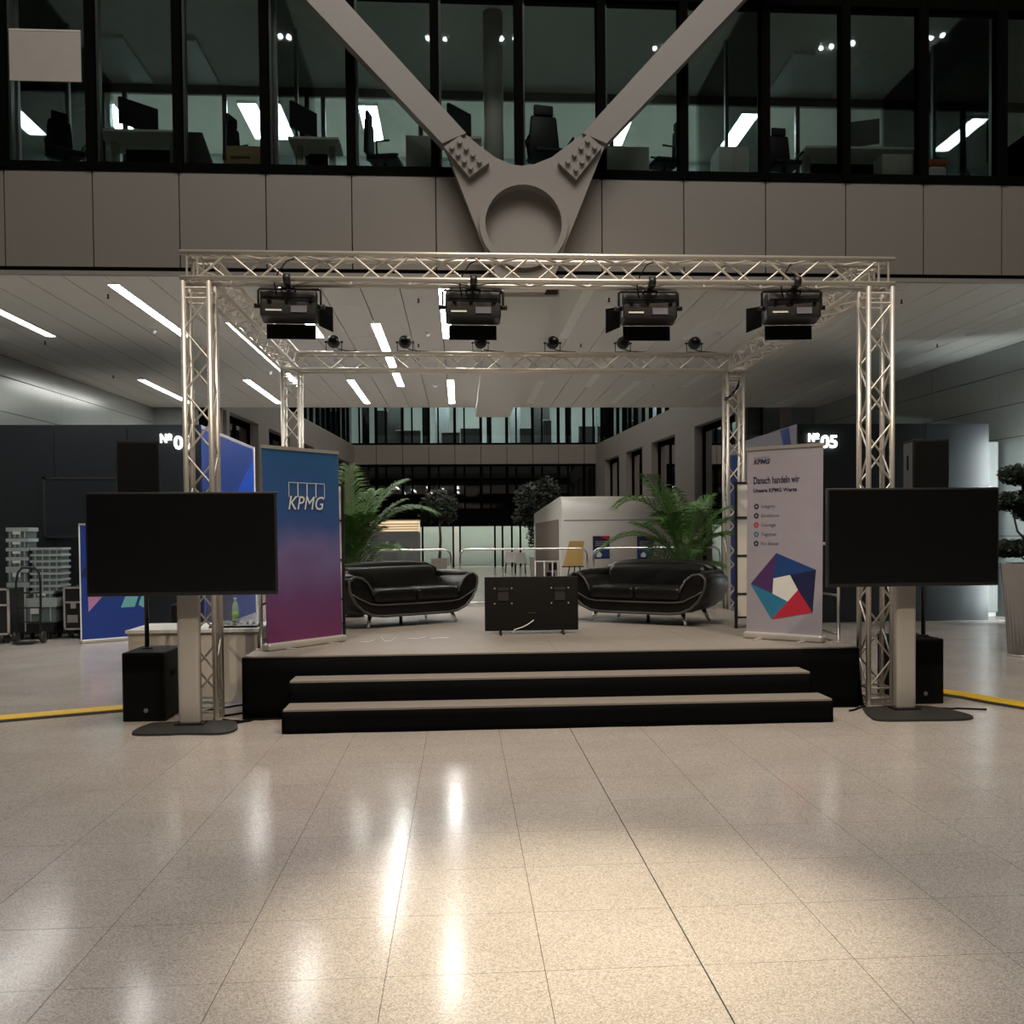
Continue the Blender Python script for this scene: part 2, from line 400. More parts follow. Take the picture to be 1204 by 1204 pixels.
# end walls of the hall either side of the court
XL, XR = (lambda Y: -6.24 + (Y - 28.2) * 0.0535), (lambda Y: 7.65 - (Y - 29.6) * 0.0525)
wb = obj('wall_back_left', MB().box(wxl(YE) - 0.1, XL(YE) - 0.55, YE, YE + 0.2, 0, ZC + 0.2), 'end_wall', kind='structure')
obj('cladding_panel', MB().box(wxl(YE), -7.2, YE - 0.02, YE, 0, ZC), 'end_wall', wb); obj('cladding_panel', MB().box(-7.18, XL(YE) - 0.58, YE - 0.02, YE, 0, ZC), 'end_wall', wb)
obj('jamb', MB().box(XL(YE) - 0.55, XL(YE) - 0.3, YE + .02, YE + .3, 0, ZC), 'frame_black', wb)
wb = obj('wall_back_right', MB().box(9.0, wxr(YE) + 0.1, YE, YE + 0.2, 0, ZC + 0.2), 'end_wall', kind='structure')
obj('cladding_panel', MB().box(9.02, 9.35, YE - 0.02, YE, 0, ZC), 'end_wall', wb); obj('cladding_panel', MB().box(9.37, wxr(YE), YE - 0.02, YE, 0, ZC), 'end_wall', wb)
w = obj('window_1', MB().box(8.72, 9.0, YE, YE + 0.1, 0, ZC), 'court_wall', kind='structure')
obj('mullion', MB().box(8.2, 8.24, YE, YE + .08, 0, ZC), 'frame_black', w)
obj('pane', MB().box(7.82, 8.2, YE + .03, YE + .04, 0, ZC), 'pane_dark', w); obj('pane', MB().box(8.24, 8.72, YE + .03, YE + .04, 0, ZC), 'pane', w)
for k, zz in enumerate((3.95, 4.05, 3.98)):
    o = obj('wall_lamp', MB().lathe([(0.005, -0.05), (0.04, -0.02), (0.05, 0.02), (0.005, 0.05)], (8.2 + 0.24 * k, 28.6 + 0.2 * k, zz), 10), 'far_lamp', label='small glowing white lamp beyond the glazed slit beside the court', cat='lamp', group='lamps beyond the glazed slit')

# ---------------- near upper facade: spandrel panels, mullions, panes
joints = [-8.85, -7.77, -6.70, -5.65, -4.575, -3.51, -2.43, -1.35, -0.28, 0.80, 1.87, 2.95, 4.04, 5.12, 6.18, 7.26, 8.34, 9.4, 10.5]
ZS0, ZS1, ZT = 4.98, 6.24, 8.52
wf = obj('wall_upper', MB().box(-9, 10.6, YF + 0.02, YF + 0.25, ZS0 + 0.03, ZS1), 'joint', kind='structure')
obj('edge_profile', MB().box(-9, 10.6, YF - 0.01, YF + 0.06, ZS0 - 0.05, ZS0 + 0.0), 'steel_paint', wf)
obj('shadow_gap', MB().box(-9, 10.6, YF - 0.004, YF + 0.03, ZS0 + 0.0, ZS0 + 0.045), 'frame_black', wf)
for a, b in zip(joints, joints[1:]):
    obj('spandrel_panel', MB().box(a + .008, b - .008, YF - 0.01, YF + 0.03, ZS0 + 0.05, ZS1 - 0.02), 'spandrel', wf)
wu = obj('window_2', MB().box(-9, 10.6, YF - 0.02, YF + 0.2, ZS1 - 0.02, ZS1 + 0.10), 'frame_black', kind='structure')
obj('transom', MB().box(-9, 10.6, YF - 0.02, YF + 0.2, ZT, ZT + 0.16), 'frame_black', wu)
for a, b in zip(joints, joints[1:]):
    obj('mullion', MB().box(a - .055, a + .055, YF - 0.05, YF + 0.16, ZS1, 10.2), 'frame_black', wu)
    obj('mullion_trim', MB().box(a + .055, a + .085, YF + 0.05, YF + 0.16, ZS1 + .1, ZT), 'steel_paint', wu)
    obj('pane', MB().box(a + .05, b - .05, YF + 0.03, YF + 0.045, ZS1 + .08, ZT + .01), 'pane', wu)
    obj('upper_pane', MB().box(a + .05, b - .05, YF + 0.03, YF + 0.045, ZT + .15, 10.2), 'pane_dark', wu)
obj('roof_edge', MB().box(-9, 10.6, YF - 0.02, YF + 0.4, 10.2, 10.5), 'frame_black', wu)

# ---------------- offices behind the glass
ZO, ZOC, YG, YB = 6.24, 9.0, 17.2, 20.2
obj('floor_office', MB().box(-9, 10.6, YF + 0.2, YB + .1, 5.9, ZO), 'office_floor', kind='structure')
oc = obj('ceiling_office', MB().box(-9, 10.6, YF + 0.2, YB + .1, ZOC, ZOC + .2), 'office_ceiling', kind='structure')
ow = obj('wall_office', MB().box(-9, 10.6, YB, YB + .15, ZO, ZOC), 'office_wall', kind='structure')
gp = obj('window_3', MB().box(-9, 10.6, YG - .04, YG + .04, ZOC - 0.14, ZOC), 'steel_paint', kind='structure')
px_posts = [-8.6, -7.0, -5.4, -3.8, -2.2, -0.6, 1.0, 2.6, 4.2, 5.8, 7.4, 9.0, 10.5]
for a, b in zip(px_posts, px_posts[1:]):
    obj('post', MB().box(a - .035, a + .035, YG - .04, YG + .04, ZO, ZOC - .14), 'steel_paint', gp)
    obj('pane', MB().box(a + .035, b - .035, YG - .006, YG + .006, ZO, ZOC - .14), 'pane', gp)
k = 4
for px, w_ in ((22, .03), (325, .03), (893, .03), (1165, .05)):          # glass walls between the rooms
    X = on_y(px, 150, YF + 0.3).x
    part = obj('window_%d' % k, MB().box(X - .03, X + .03, YF + .22, YF + .30, ZO, ZOC), 'steel_paint', kind='structure'); k += 1
    obj('post', MB().box(X - .03, X + .03, 15.2, 15.27, ZO, ZOC), 'steel_paint', part)
    obj('pane', MB().box(X - .006, X + .006, YF + .3, 15.2, ZO, ZOC), 'pane', part); obj('pane', MB().box(X - .006, X + .006, 15.27, YG, ZO, ZOC), 'pane', part)
k = 1
for px in (28, 580, 1150):
    X = on_y(px, 100, 14.6).x
    obj('wall_pillar_%d' % k, MB().lathe([(0.14, 0), (0.14, ZOC - ZO)], (X, 14.6, ZO), 16), 'cabinet', kind='structure'); k += 1

def office_lamp(x, y0, y1, m, label, grp):
    r = thing('ceiling_light', (x, (y0 + y1) / 2, ZOC), label, 'light', grp)
    h = (y1 - y0) / 2
    obj('housing', MB().box(-.17, .17, -h, h, -0.05, 0.0), 'white', r); obj('diffuser', MB().box(-.15, .15, -h + .03, h - .03, -0.056, -0.045), m, r)
for X in (-5.05, -4.0, 5.35, 6.5):
    office_lamp(X, 15.5, 17.0, 'lamp_off', 'switched-off surface-mounted ceiling light in a dark office behind the upper glass', 'unlit office ceiling lights')
for X in (-5.95, -3.55, -1.52, 2.95, 5.2):
    office_lamp(X, 17.7, 19.3, 'office_lamp', 'bright ceiling light in the lit corridor behind the upper offices', 'lit corridor ceiling lights')

# ---------------- court walls beyond the hall
def court_side(name, fx, sgn, bays):
    def q(mb, ya, yb, za, zb, off=0.0, th=0.5):
        a, b = fx(ya) + sgn * off, fx(yb) + sgn * off
        return mb.hexa([(a, ya, za), (b, yb, za), (b + sgn * th, yb, za), (a + sgn * th, ya, za)], [(a, ya, zb), (b, yb, zb), (b + sgn * th, yb, zb), (a + sgn * th, ya, zb)])
    w = obj(name, q(MB(), YE + .2, 49.5, 5.0, 5.93), 'court_wall', kind='structure')
    ye = [YE + .2] + [v for b in bays for v in b] + [49.5]
    for i in range(0, len(ye), 2):
        if ye[i + 1] - ye[i] > 0.05: obj('pier', q(MB(), ye[i], ye[i + 1], 0, 5.0), 'court_wall', w)
    for a, b in bays:
        obj('window_frame', q(q(q(MB(), a, b, 4.82, 5.0, .25, .1), a, a + .15, 0, 4.85, .25, .1), b - .15, b, 0, 4.85, .25, .1), 'frame_black', w)
        obj('mullion', q(MB(), (a + b) / 2 - .06, (a + b) / 2 + .06, 0, 4.85, .25, .1), 'frame_black', w)
        obj('pane', q(MB(), a + .15, (a + b) / 2 - .06, 0, 4.82, .29, .02), 'pane_dark', w)
        obj('pane', q(MB(), (a + b) / 2 + .06, b - .15, 0, 4.82, .29, .02), 'pane_dark', w)
    n = 18
    for i in range(n):
        ya, yb = YE + .2 + (49.3 - YE) * i / n, YE + .2 + (49.3 - YE) * (i + 1) / n
        obj('mullion', q(MB(), ya, ya + .16, 5.93, 8.9, .04, .16), 'frame_black', w)
        obj('pane', q(MB(), ya + .16, yb, 5.95, 8.9, .10, .02), 'pane_far', w)
    obj('parapet', q(MB(), YE + .2, 49.5, 8.9, 9.8), 'court_wall', w)
    obj('inner_wall', q(MB(), YE + .2, 49.5, 0, 8.9, 3.6, 0.15), 'far_wall', w)
    obj('inner_floor', q(MB(), YE + .2, 49.5, 5.55, 5.9, 0.5, 3.2), 'office_floor', w)
    obj('inner_ceiling', q(MB(), YE + .2, 49.5, 8.8, 8.9, 0.5, 3.2), 'office_ceiling', w)
    for i in range(5):
        y = 30 + 4 * i
        r = obj('ceiling_light', MB().box(fx(y) + sgn * 1.6 - .6, fx(y) + sgn * 1.6 + .6, y - .1, y + .1, 8.72, 8.80), 'far_lamp', label='lit ceiling light in the upper gallery on the court wall ' + ('near the kiosk' if sgn < 0 else 'above the pavilion'), cat='light', group='gallery ceiling lights ' + name[5:])
    return w
court_side('wall_court_left', XL, -1, [(YE + .25, 27.9), (28.2, 31.3), (32.6, 35.6), (36.8, 39.8), (41, 44), (45.2, 48.2)])
court_side('wall_court_right', XR, 1, [(28.2, 32.3), (34.7, 38.1), (39.6, 42.6), (44.0, 47.2)])
YW = 49.5
w = obj('wall_far', MB().box(-6.5, 8.0, YW, YW + .5, 5.0, 5.9), 'joint', kind='structure')
nx = 10; fx0, fx1 = -5.3, 7.3
for i in range(nx):
    a, b = fx0 + (fx1 - fx0) * i / nx, fx0 + (fx1 - fx0) * (i + 1) / nx
    obj('spandrel_panel', MB().box(a + .015, b - .015, YW - .03, YW, 5.0, 5.93), 'court_wall', w)
    for (za, zb, gm) in ((5.93, 9.0, 'pane_far'), (2.75, 5.0, 'pane_dark')):
        obj('window_frame', MB().box(a - .07, a + .07, YW - .02, YW + .14, za, zb).box(a, b, YW, YW + .1, za, za + .1).box(a, b, YW, YW + .1, zb - .12, zb).box(a + .42, a + .5, YW, YW + .1, za, zb), 'frame_black', w)
        obj('pane', MB().box(a + .07, a + .42, YW + .05, YW + .06, za + .1, zb - .1), gm, w)
        obj('pane', MB().box(a + .5, b - .07, YW + .05, YW + .06, za + .1, zb - .1), gm, w)
obj('canopy', MB().box(-5.3, 7.4, YW - .35, YW + .2, 2.02, 2.75), 'frame_black', w)
obj('parapet', MB().box(-6.5, 8, YW, YW + .5, 9.0, 9.8), 'court_wall', w)
obj('wall_far_room', MB().box(-6.5, 8, YW + 4.5, YW + 4.7, 0, 9.0), 'far_wall', kind='structure')
obj('floor_far_room', MB().box(-6.5, 8, YW + .5, YW + 4.5, 5.5, 5.9), 'office_floor', kind='structure')
obj('ceiling_far_room', MB().box(-6.5, 8, YW + .2, YW + 4.6, 8.9, 9.0), 'office_ceiling', kind='structure')
for i in range(7):
    x = -4.6 + 1.85 * i
    obj('ceiling_light', MB().box(x - .5, x + .5, YW + 1.4, YW + 1.6, 8.78, 8.9), 'far_lamp', label='lit ceiling light in the far upper office across the court', cat='light', group='far office ceiling lights')
# far office furniture silhouettes
def far_cabinet(x, wdt, h, d=0.5):
    r = thing('office_cabinet', (x, YW + 2.0, 5.9), 'dark office cabinet against the far lit windows across the court', 'cabinet', 'far office cabinets')
    obj('body', MB().box(-wdt / 2, wdt / 2, -d / 2, d / 2, 0, h), 'black_plastic', r); obj('top', MB().box(-wdt / 2 - .02, wdt / 2 + .02, -d / 2 - .02, d / 2 + .02, h, h + .03), 'cabinet', r)
for px, w_, h in ((450, .5, 1.9), (480, 1.2, .9), (530, .9, .8), (553, 1.0, 1.0), (618, .6, 1.0), (643, .4, 1.4), (690, .8, 1.1)): far_cabinet(on_y(px, 500, YW + 2).x, w_, h)

k = 1
for px, w_, m_ in ((430, .35, 'frame_black'), (462, .9, 'dark_rubber'), (500, .3, 'frame_black'), (520, .7, 'kiosk_grey'), (575, .25, 'frame_black'), (606, .5, 'kiosk_grey'), (636, .9, 'dark_rubber'), (668, .3, 'frame_black'), (708, .6, 'kiosk_grey')):
    X = on_y(px, 500, YW + 2.8).x; obj('wall_far_pier_%d' % k, MB().box(X - w_ / 2, X + w_ / 2, YW + 2.7, YW + 2.9, 5.9, 8.9), m_, kind='structure'); k += 1
# entrance below the far wall
ent = obj('door_1', MB().box(-5.3, 7.4, YW + .02, YW + .12, 1.98, 2.06), 'frame_black', kind='structure')
for px in (470, 497, 533, 541, 582, 591, 602, 612, 640): 
    X = on_y(px, 640, YW).x; obj('door_frame', MB().box(X - .045, X + .045, YW, YW + .12, 0, 2.0), 'frame_black', ent)
for a, b in ((470, 497), (497, 533), (541, 582), (582, 591), (591, 602), (602, 612), (612, 640)):
    obj('pane', MB().box(on_y(a, 640, YW).x + .05, on_y(b, 640, YW).x - .05, YW + .05, YW + .06, .05, 2.0), 'pane_far', ent)
ev = obj('wall_entrance', MB().box(-5.3, 7.4, YW + 3.2, YW + 3.3, 0, 2.75), 'far_wall', kind='structure')
for i in range(5):
    x = -3.0 + 2.0 * i
    obj('ceiling_light', MB().box(x - .7, x + .7, YW + 1.5, YW + 1.8, 2.62, 2.7), 'entrance_lamp', label='lit ceiling light inside the far glazed entrance', cat='light', group='entrance ceiling lights')
obj('ceiling_entrance', MB().box(-5.3, 7.4, YW + .2, YW + 3.3, 2.72, 2.8), 'office_ceiling', kind='structure')

# ================================================================== V-shaped steel node on the facade
yv = YF - 0.32
node = thing('steel_node', (0.84, yv, ZS0), 'grey painted V-shaped steel node with diagonal struts and round hole on the facade', 'steel node')
def V(px, py): 
    p = on_y(px, py, yv); return (p.x - 0.84, p.z - ZS0)
outer = [V(*p) for p in ((520, 168), (532, 156), (545, 158), (562, 172), (582, 187), (600, 195), (613, 197), (628, 195), (648, 187), (668, 172), (686, 158), (700, 156), (712, 168), (707, 182), (664, 290), (655, 318), (640, 345), (592, 345), (580, 318), (570, 295), (526, 182))]
cxp, czp = V(615, 266); R0 = 0.49
ring = [(cxp + R0 * math.cos(2 * PI * i / 40), czp + R0 * math.sin(2 * PI * i / 40)) for i in range(40)]
def plate_with_hole(outer, hole, y0, y1):
    # triangulated in the plane through bmesh fill
    import bmesh
    bm = bmesh.new(); loops = []
    for lp in (outer, hole):
        vs = [bm.verts.new((p[0], y0, p[1])) for p in lp]; loops.append(vs)
        for i in range(len(vs)): bm.edges.new((vs[i], vs[(i + 1) % len(vs)]))
    bmesh.ops.triangle_fill(bm, edges=bm.edges[:], use_beauty=True)
    r = bmesh.ops.extrude_face_region(bm, geom=bm.faces[:])
    bmesh.ops.translate(bm, vec=(0, y1 - y0, 0), verts=[e for e in r['geom'] if isinstance(e, bmesh.types.BMVert)])
    bmesh.ops.recalc_face_normals(bm, faces=bm.faces[:])
    me = bpy.data.meshes.new('gusset_plate'); bm.to_mesh(me); bm.free(); me.materials.append(M['steel_paint']); return me
obj('gusset_plate', plate_with_hole(outer, ring, -0.06, 0.10), None, node)
rp = [(R0 - .01, -.13), (R0 + .065, -.13), (R0 + .065, .10), (R0 - .01, .10)]
mb = MB(); n = 40; vs = []
for i in range(n):
    a = 2 * PI * i / n; vs += [(cxp + r * math.cos(a), y, czp + r * math.sin(a)) for r, y in rp]
mb.add(vs, [(4 * i + j, 4 * i + (j + 1) % 4, 4 * ((i + 1) % n) + (j + 1) % 4, 4 * ((i + 1) % n) + j) for i in range(n) for j in range(4)])
obj('hole_ring', mb, 'steel_paint', node)
obj('hole_back', MB().prism([(cxp + (R0 + .03) * math.cos(2 * PI * i / 40), czp + (R0 + .03) * math.sin(2 * PI * i / 40)) for i in range(40)], .09, .12), 'steel_paint', node)
def strut(p0, p1, p2, p3):
    q = [V(*p) for p in (p0, p1, p2, p3)]
    up0 = Vector((q[0][0] - q[3][0], q[0][1] - q[3][1])); up1 = Vector((q[1][0] - q[2][0], q[1][1] - q[2][1])); k = 0.4
    q[0] = tuple(Vector(q[0]) + up0 * k); q[1] = tuple(Vector(q[1]) + up1 * k)
    obj('strut', MB().prism(q, -0.10, 0.14), 'steel_paint', node)
strut((357, 0), (402, 0), (548, 160), (520, 172)); strut((830, 0), (876, 0), (712, 172), (684, 160))
for quad_, rows_ in (([(541, 165), (522, 178), (552, 213), (575, 196)], 1), ([(689, 163), (706, 178), (676, 216), (655, 196)], 1)):
    qv = [V(*p) for p in quad_]
    sp = obj('splice_plate', MB().prism(qv, -0.15, -0.05), 'steel_paint', node)
    a, b, c, d = [Vector(p) for p in qv]
    for i in range(4):
        for j in range(2):
            u = (i + .6) / 4.3; t = .27 + .46 * j
            p = (a.lerp(b, t)).lerp(d.lerp(c, t), u)
            obj('bolt', MB().lathe([(.032, -.055), (.032, 0.0)], (p.x, -.15, p.y), 6, 'Y'), 'steel_paint', sp)
obj('stem', MB().box(-.26, .26, .0, .3, -0.25, .05), 'steel_paint', node)

# ================================================================== ceiling lights of the hall
def luminaire(x, y0, y1, on, label, grp, rz=0.0):
    r = thing('ceiling_light', (x, (y0 + y1) / 2, ZC), label, 'light', grp)
    h = (y1 - y0) / 2
    obj('frame', MB().box(-.082, -.072, -h - .01, h + .01, -.008, .01).box(.072, .082, -h - .01, h + .01, -.008, .01).box(-.072, .072, -h - .01, -h, -.008, .01).box(-.072, .072, h, h + .01, -.008, .01), 'white', r)
    obj('diffuser', MB().box(-.072, .072, -h, h, -.005, .008), 'lamp_on' if on else 'lamp_off', r)
for x in (-6.82, -4.6, -2.37, -0.2):
    for y0, y1 in ((14.03, 17.65), (22.45, 26.45)): luminaire(x, y0, y1, True, 'short lit linear ceiling light ' + ('next to the upper facade edge' if y0 < 20 else 'ending at the court opening'), 'lit linear lights ' + ('by the facade' if y0 < 20 else 'by the court'))
for x in (-3.6, -1.33): luminaire(x, 16.45, 23.4, True, 'long lit linear ceiling light between the shorter lit ones', 'long lit linear ceiling lights')
for x in (8.42, 6.2, 3.97, 1.80):
    for y0, y1 in ((14.03, 17.65), (22.45, 26.45)): luminaire(x, y0, y1, False, 'short switched-off linear ceiling light ' + ('next to the upper facade edge' if y0 < 20 else 'ending at the court opening'), 'unlit linear lights ' + ('by the facade' if y0 < 20 else 'by the court'))
for x in (5.2, 2.93): luminaire(x, 16.45, 23.4, False, 'long switched-off linear ceiling light in the hall ceiling', 'long unlit linear ceiling lights')
for (px, py) in ((181, 388), (502, 392), (317, 437), (511, 453), (843, 392), (991, 453), (1139, 392), (766, 453), (860, 483)):
    if py > 480: continue
    p = on_z(px, py, ZC - .01)
    r = thing('smoke_detector', (p.x, p.y, ZC), 'small white domed smoke detector on the hall ceiling', 'detector', 'ceiling smoke detectors')
    obj('base', MB().lathe([(.06, -.02), (.065, 0)], n=14), 'white', r); obj('dome', MB().lathe([(.005, -.075), (.03, -.065), (.045, -.04), (.05, -.02)], n=14), 'white', r)
for (px, py) in ((127, 347), (133, 442), (53, 402), (492, 405), (492, 352), (683, 405), (716, 351), (1060, 353), (1102, 405)):
    p = on_z(px, py, ZC - .01)
    r = thing('sprinkler_head', (p.x, p.y, ZC), 'tiny metal sprinkler head hanging under the hall ceiling', 'sprinkler', 'ceiling sprinkler heads')
    obj('stem', MB().cyl((0, 0, 0), (0, 0, -.05), .012, 8), 'joint', r); obj('deflector', MB().lathe([(.02, -.058), (.02, -.05)], n=10), 'joint', r)

# ================================================================== dark exhibition boxes with signs
def number_sign(x, z, y, label):
    r = thing('number_sign', (x, y, z), label, 'sign', None)
    text('numero_mark', '\u2116', .20, 'sign_light', r, (0, 0, .105), UP, .015, bold=.001)
    text('digits', '05', .31, 'sign_light', r, (.235, 0, 0.0), UP, .015, bold=.005)
YBX, ZBX = 17.58, 3.51
def exhibition_box(name, x0, x1, inner, label, m='box_black'):
    r = thing(name, ((x0 + x1) / 2, YBX, 0), label, 'exhibition box'); c = (x0 + x1) / 2
    obj('body', MB().box(x0 - c, x1 - c, .03, 4.5, 0, ZBX - .01), m, r)
    xs = [x0 + (x1 - x0) * i / 3 for i in range(4)]
    for a, b in zip(xs, xs[1:]): obj('front_panel', MB().box(a - c + .006, b - c - .006, 0, .03, 0, ZBX), m, r)
    return r, c
bl, c = exhibition_box('exhibition_box', -7.98, -4.39, -4.39, 'dark exhibition box with blue graphic side behind the grey crates')
xi = -4.39 - c
def side_poly(r, pts, m, x, name, sgn, off):    # polygon on the side face, (y, z) points
    obj(name, MB().prism([(p[0], p[1]) for p in pts], x, x + sgn * off, 'X'), m, r)
side_poly(bl, [(0.05, 0), (4.5, 0), (4.5, ZBX), (0.05, ZBX)], 'blue', xi, 'graphic_panel', 1, .012)
side_poly(bl, [(1.7, 2.0), (4.5, 2.0), (4.5, 3.25), (4.3, 3.2)], 'blue_bright', xi + .012, 'graphic_triangle', 1, .004)
side_poly(bl, [(4.38, 0), (4.5, 0), (4.5, ZBX), (4.38, ZBX)], 'white', xi + .012, 'corner_trim', 1, .012)
side_poly(bl, [(0.05, ZBX - .06), (4.5, ZBX - .06), (4.5, ZBX), (0.05, ZBX)], 'lilac', xi + .012, 'top_trim', 1, .006)
side_poly(bl, [(0.2, 0), (2.2, 0), (2.2, 2.3), (0.2, 2.45)], 'navy', xi + .012, 'doorway', 1, .003)
number_sign(-5.05, 3.10, YBX - .03, 'glowing white number sign on the dark box with the blue graphic side')
ph = thing('reflection_frame', (-6.35, YBX - .02, 1.62), 'added dark grey frame standing in for a reflection on the dark box', 'board')  # frame and panel added to imitate a rectangular reflection on the glossy front
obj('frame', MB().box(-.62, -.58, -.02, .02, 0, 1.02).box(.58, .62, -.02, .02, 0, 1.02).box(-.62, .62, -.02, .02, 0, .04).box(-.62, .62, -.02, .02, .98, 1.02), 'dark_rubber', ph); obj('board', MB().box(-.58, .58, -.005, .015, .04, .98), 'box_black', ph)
br, c = exhibition_box('exhibition_box', 5.93, 9.42, 5.93, 'black exhibition box with pale and blue graphic side behind the white banner')
xi = 5.93 - c
side_poly(br, [(0.02, 0), (4.5, 0), (4.5, ZBX), (0.02, ZBX)], 'lilac', xi, 'graphic_panel', -1, .012)
side_poly(br, [(0.45, ZBX - .02), (0.95, ZBX - .02), (0.75, 3.2), (.6, 2.8), (0.65, 2.2), (.2, 2.2), (0.2, 2.9)], 'blue', xi - .012, 'graphic_curve', -1, .004)
side_poly(br, [(3.2, 0.0), (4.4, 0.0), (4.4, 3.3), (3.6, 3.25)], 'blue', xi - .012, 'graphic_panel', -1, .004)
number_sign(6.10, 3.09, YBX - .03, 'glowing white number sign on the black box above the white banner')
# tall cabinet behind the right box; added out-of-view lamp, its bar form made up, lights the cladding
r = thing('tall_cabinet', (9.86, 18.5, 0), 'tall pale blue-grey cabinet beside the black exhibition box', 'cabinet')
obj('body', MB().box(-.40, .12, -.2, .25, .08, 3.25), 'wall_metal', r); obj('plinth', MB().box(-.38, .10, -.18, .2, 0, .08), 'white', r); obj('door', MB().box(-.39, .11, -.215, -.2, .1, 2.55), 'wall_metal', r); obj('upper_door', MB().box(-.39, .11, -.215, -.2, 2.57, 3.24), 'wall_metal', r)
r = thing('added_light_bar_offscreen', (9.86, 16.62, 0), 'added unseen lamp, shaped as a tall bar, lighting the right metal wall', 'light'); obj('housing', MB().box(-.09, .09, -.06, .06, 0, 3.4).box(-.09, -.07, .06, .16, 0, 3.4), 'black_plastic', r); obj('tube', MB().box(.0, .12, .06, .09, .1, 3.3).box(.09, .12, -.05, .06, .1, 3.3), 'added_bar_glow', r); obj('foot', MB().box(-.16, .16, -.16, .10, 0, .02), 'black_plastic', r)
YT = -5.2
obj('ceiling_atrium', MB().box(-16, 18, -6, 12.6, 18.2, 18.5), 'end_wall', kind='structure')
for (px, py) in ((503, 45), (523, 46), (590, 46), (605, 46), (770, 57), (780, 57), (330, 43), (340, 44), (965, 57), (977, 55), (989, 53), (1002, 51), (1094, 45), (1108, 42), (433, 46)):
    d_ = ray(px, py); t_ = (2 * (YF + .03) - YT) / d_.y; q = Vector((d_.x * t_, YT, EYE + d_.z * t_))
    r = thing('track_spot_offscreen', q, 'small bright track spotlight hung from the near atrium roof', 'light', 'atrium track spotlights'); obj('can', MB().lathe([(.09, -.2), (.10, .1), (.09, .1), (.08, -.05), (.005, -.05)], n=14, axis='Y'), 'black_plastic', r); obj('bulb', MB().lathe([(.005, -.04), (.04, -.02), (.045, .04), (.005, .07)], n=12, axis='Y'), 'bulb', r); obj('stem', MB().cyl((0, -.1, .09), (0, -.1, 18.2 - q.z), .012, 6), 'black_plastic', r)

# ================================================================== stage
SX0, SX1, SYF, SYB, SZ = -1.93, 3.63, 9.10, 14.9, 0.56
st = thing('stage', ((SX0 + SX1) / 2, (SYF + SYB) / 2, 0), 'black-skirted stage platform with beige top carrying two black sofas', 'stage')
cx, cy = (SX0 + SX1) / 2, (SYF + SYB) / 2
obj('frame', MB().box(SX0 - cx + .06, SX1 - cx - .06, SYF - cy + .06, SYB - cy - .06, 0.0, SZ - .05), 'black_matte', st)
nx, ny = 4, 5
for i in range(nx):
    for j in range(ny):
        a, b = SX0 + (SX1 - SX0) * i / nx, SX0 + (SX1 - SX0) * (i + 1) / nx; p, q = SYF + (SYB - SYF) * j / ny, SYF + (SYB - SYF) * (j + 1) / ny
        obj('deck_board', MB().box(a - cx + .001, b - cx - .001, p - cy + .001, q - cy - .001, SZ - .05, SZ), 'stage_top', st)
def drape(p0, p1, z0, z1, name, parent, flare=0.0, waves=26, amp=0.012, out=(0, -1), off=(0, 0)):
    mb = MB(); n = 120; v = []; f = []
    for i in range(n + 1):
        t = i / n; x, y = p0[0] + (p1[0] - p0[0]) * t, p0[1] + (p1[1] - p0[1]) * t
        for k in range(5):
            s = k / 4; w_ = amp * math.sin(t * waves * 2 * PI + 1.3 * math.sin(9 * t)) * (.25 + .75 * s) + flare * s * s + .012
            v.append((x + out[0] * w_ - off[0], y + out[1] * w_ - off[1], z1 + (z0 - z1) * s))
    f = [(i * 5 + k, i * 5 + k + 1, i * 5 + 5 + k + 1, i * 5 + 5 + k) for i in range(n) for k in range(4)]
    o = obj(name, mb.add(v, f, True), 'skirt', parent); m = o.modifiers.new('thickness', 'SOLIDIFY'); m.thickness = .004; return o
drape((SX0, SYF), (SX1, SYF), 0.004, SZ - .012, 'skirt', st, 0, 9, .006, (0, -1), (cx, cy))
drape((SX0, SYB), (SX0, SYF), 0.004, SZ - .012, 'skirt', st, 0, 9, .006, (-1, 0), (cx, cy))
drape((SX1, SYF), (SX1, SYB), 0.004, SZ - .012, 'skirt', st, .05, 9, .008, (1, 0), (cx, cy))
def step(x0, x1, y0, y1, z, label):
    r = thing('stage_step', ((x0 + x1) / 2, (y0 + y1) / 2, 0), label, 'step'); a, b = (x1 - x0) / 2, (y1 - y0) / 2
    obj('frame', MB().box(-a + .03, a - .03, -b + .03, b, 0, z - .03), 'black_matte', r); obj('tread', MB().box(-a, a, -b, b, z - .03, z), 'stage_top', r)
    drape((-a, -b), (a, -b), 0.003, z - .016, 'skirt', r, 0, 5, .005); drape((-a, b), (-a, -b), 0.003, z - .016, 'skirt', r, 0, 2, .003, (-1, 0)); drape((a, -b), (a, b), 0.003, z - .016, 'skirt', r, 0, 2, .003, (1, 0))
step(-1.47, 3.13, 8.41, 8.74, .20, 'lowest long black-fronted step on the terrazzo floor before the stage'); step(-1.47, 3.06, 8.76, 9.07, .385, 'upper long black-fronted step against the stage front')

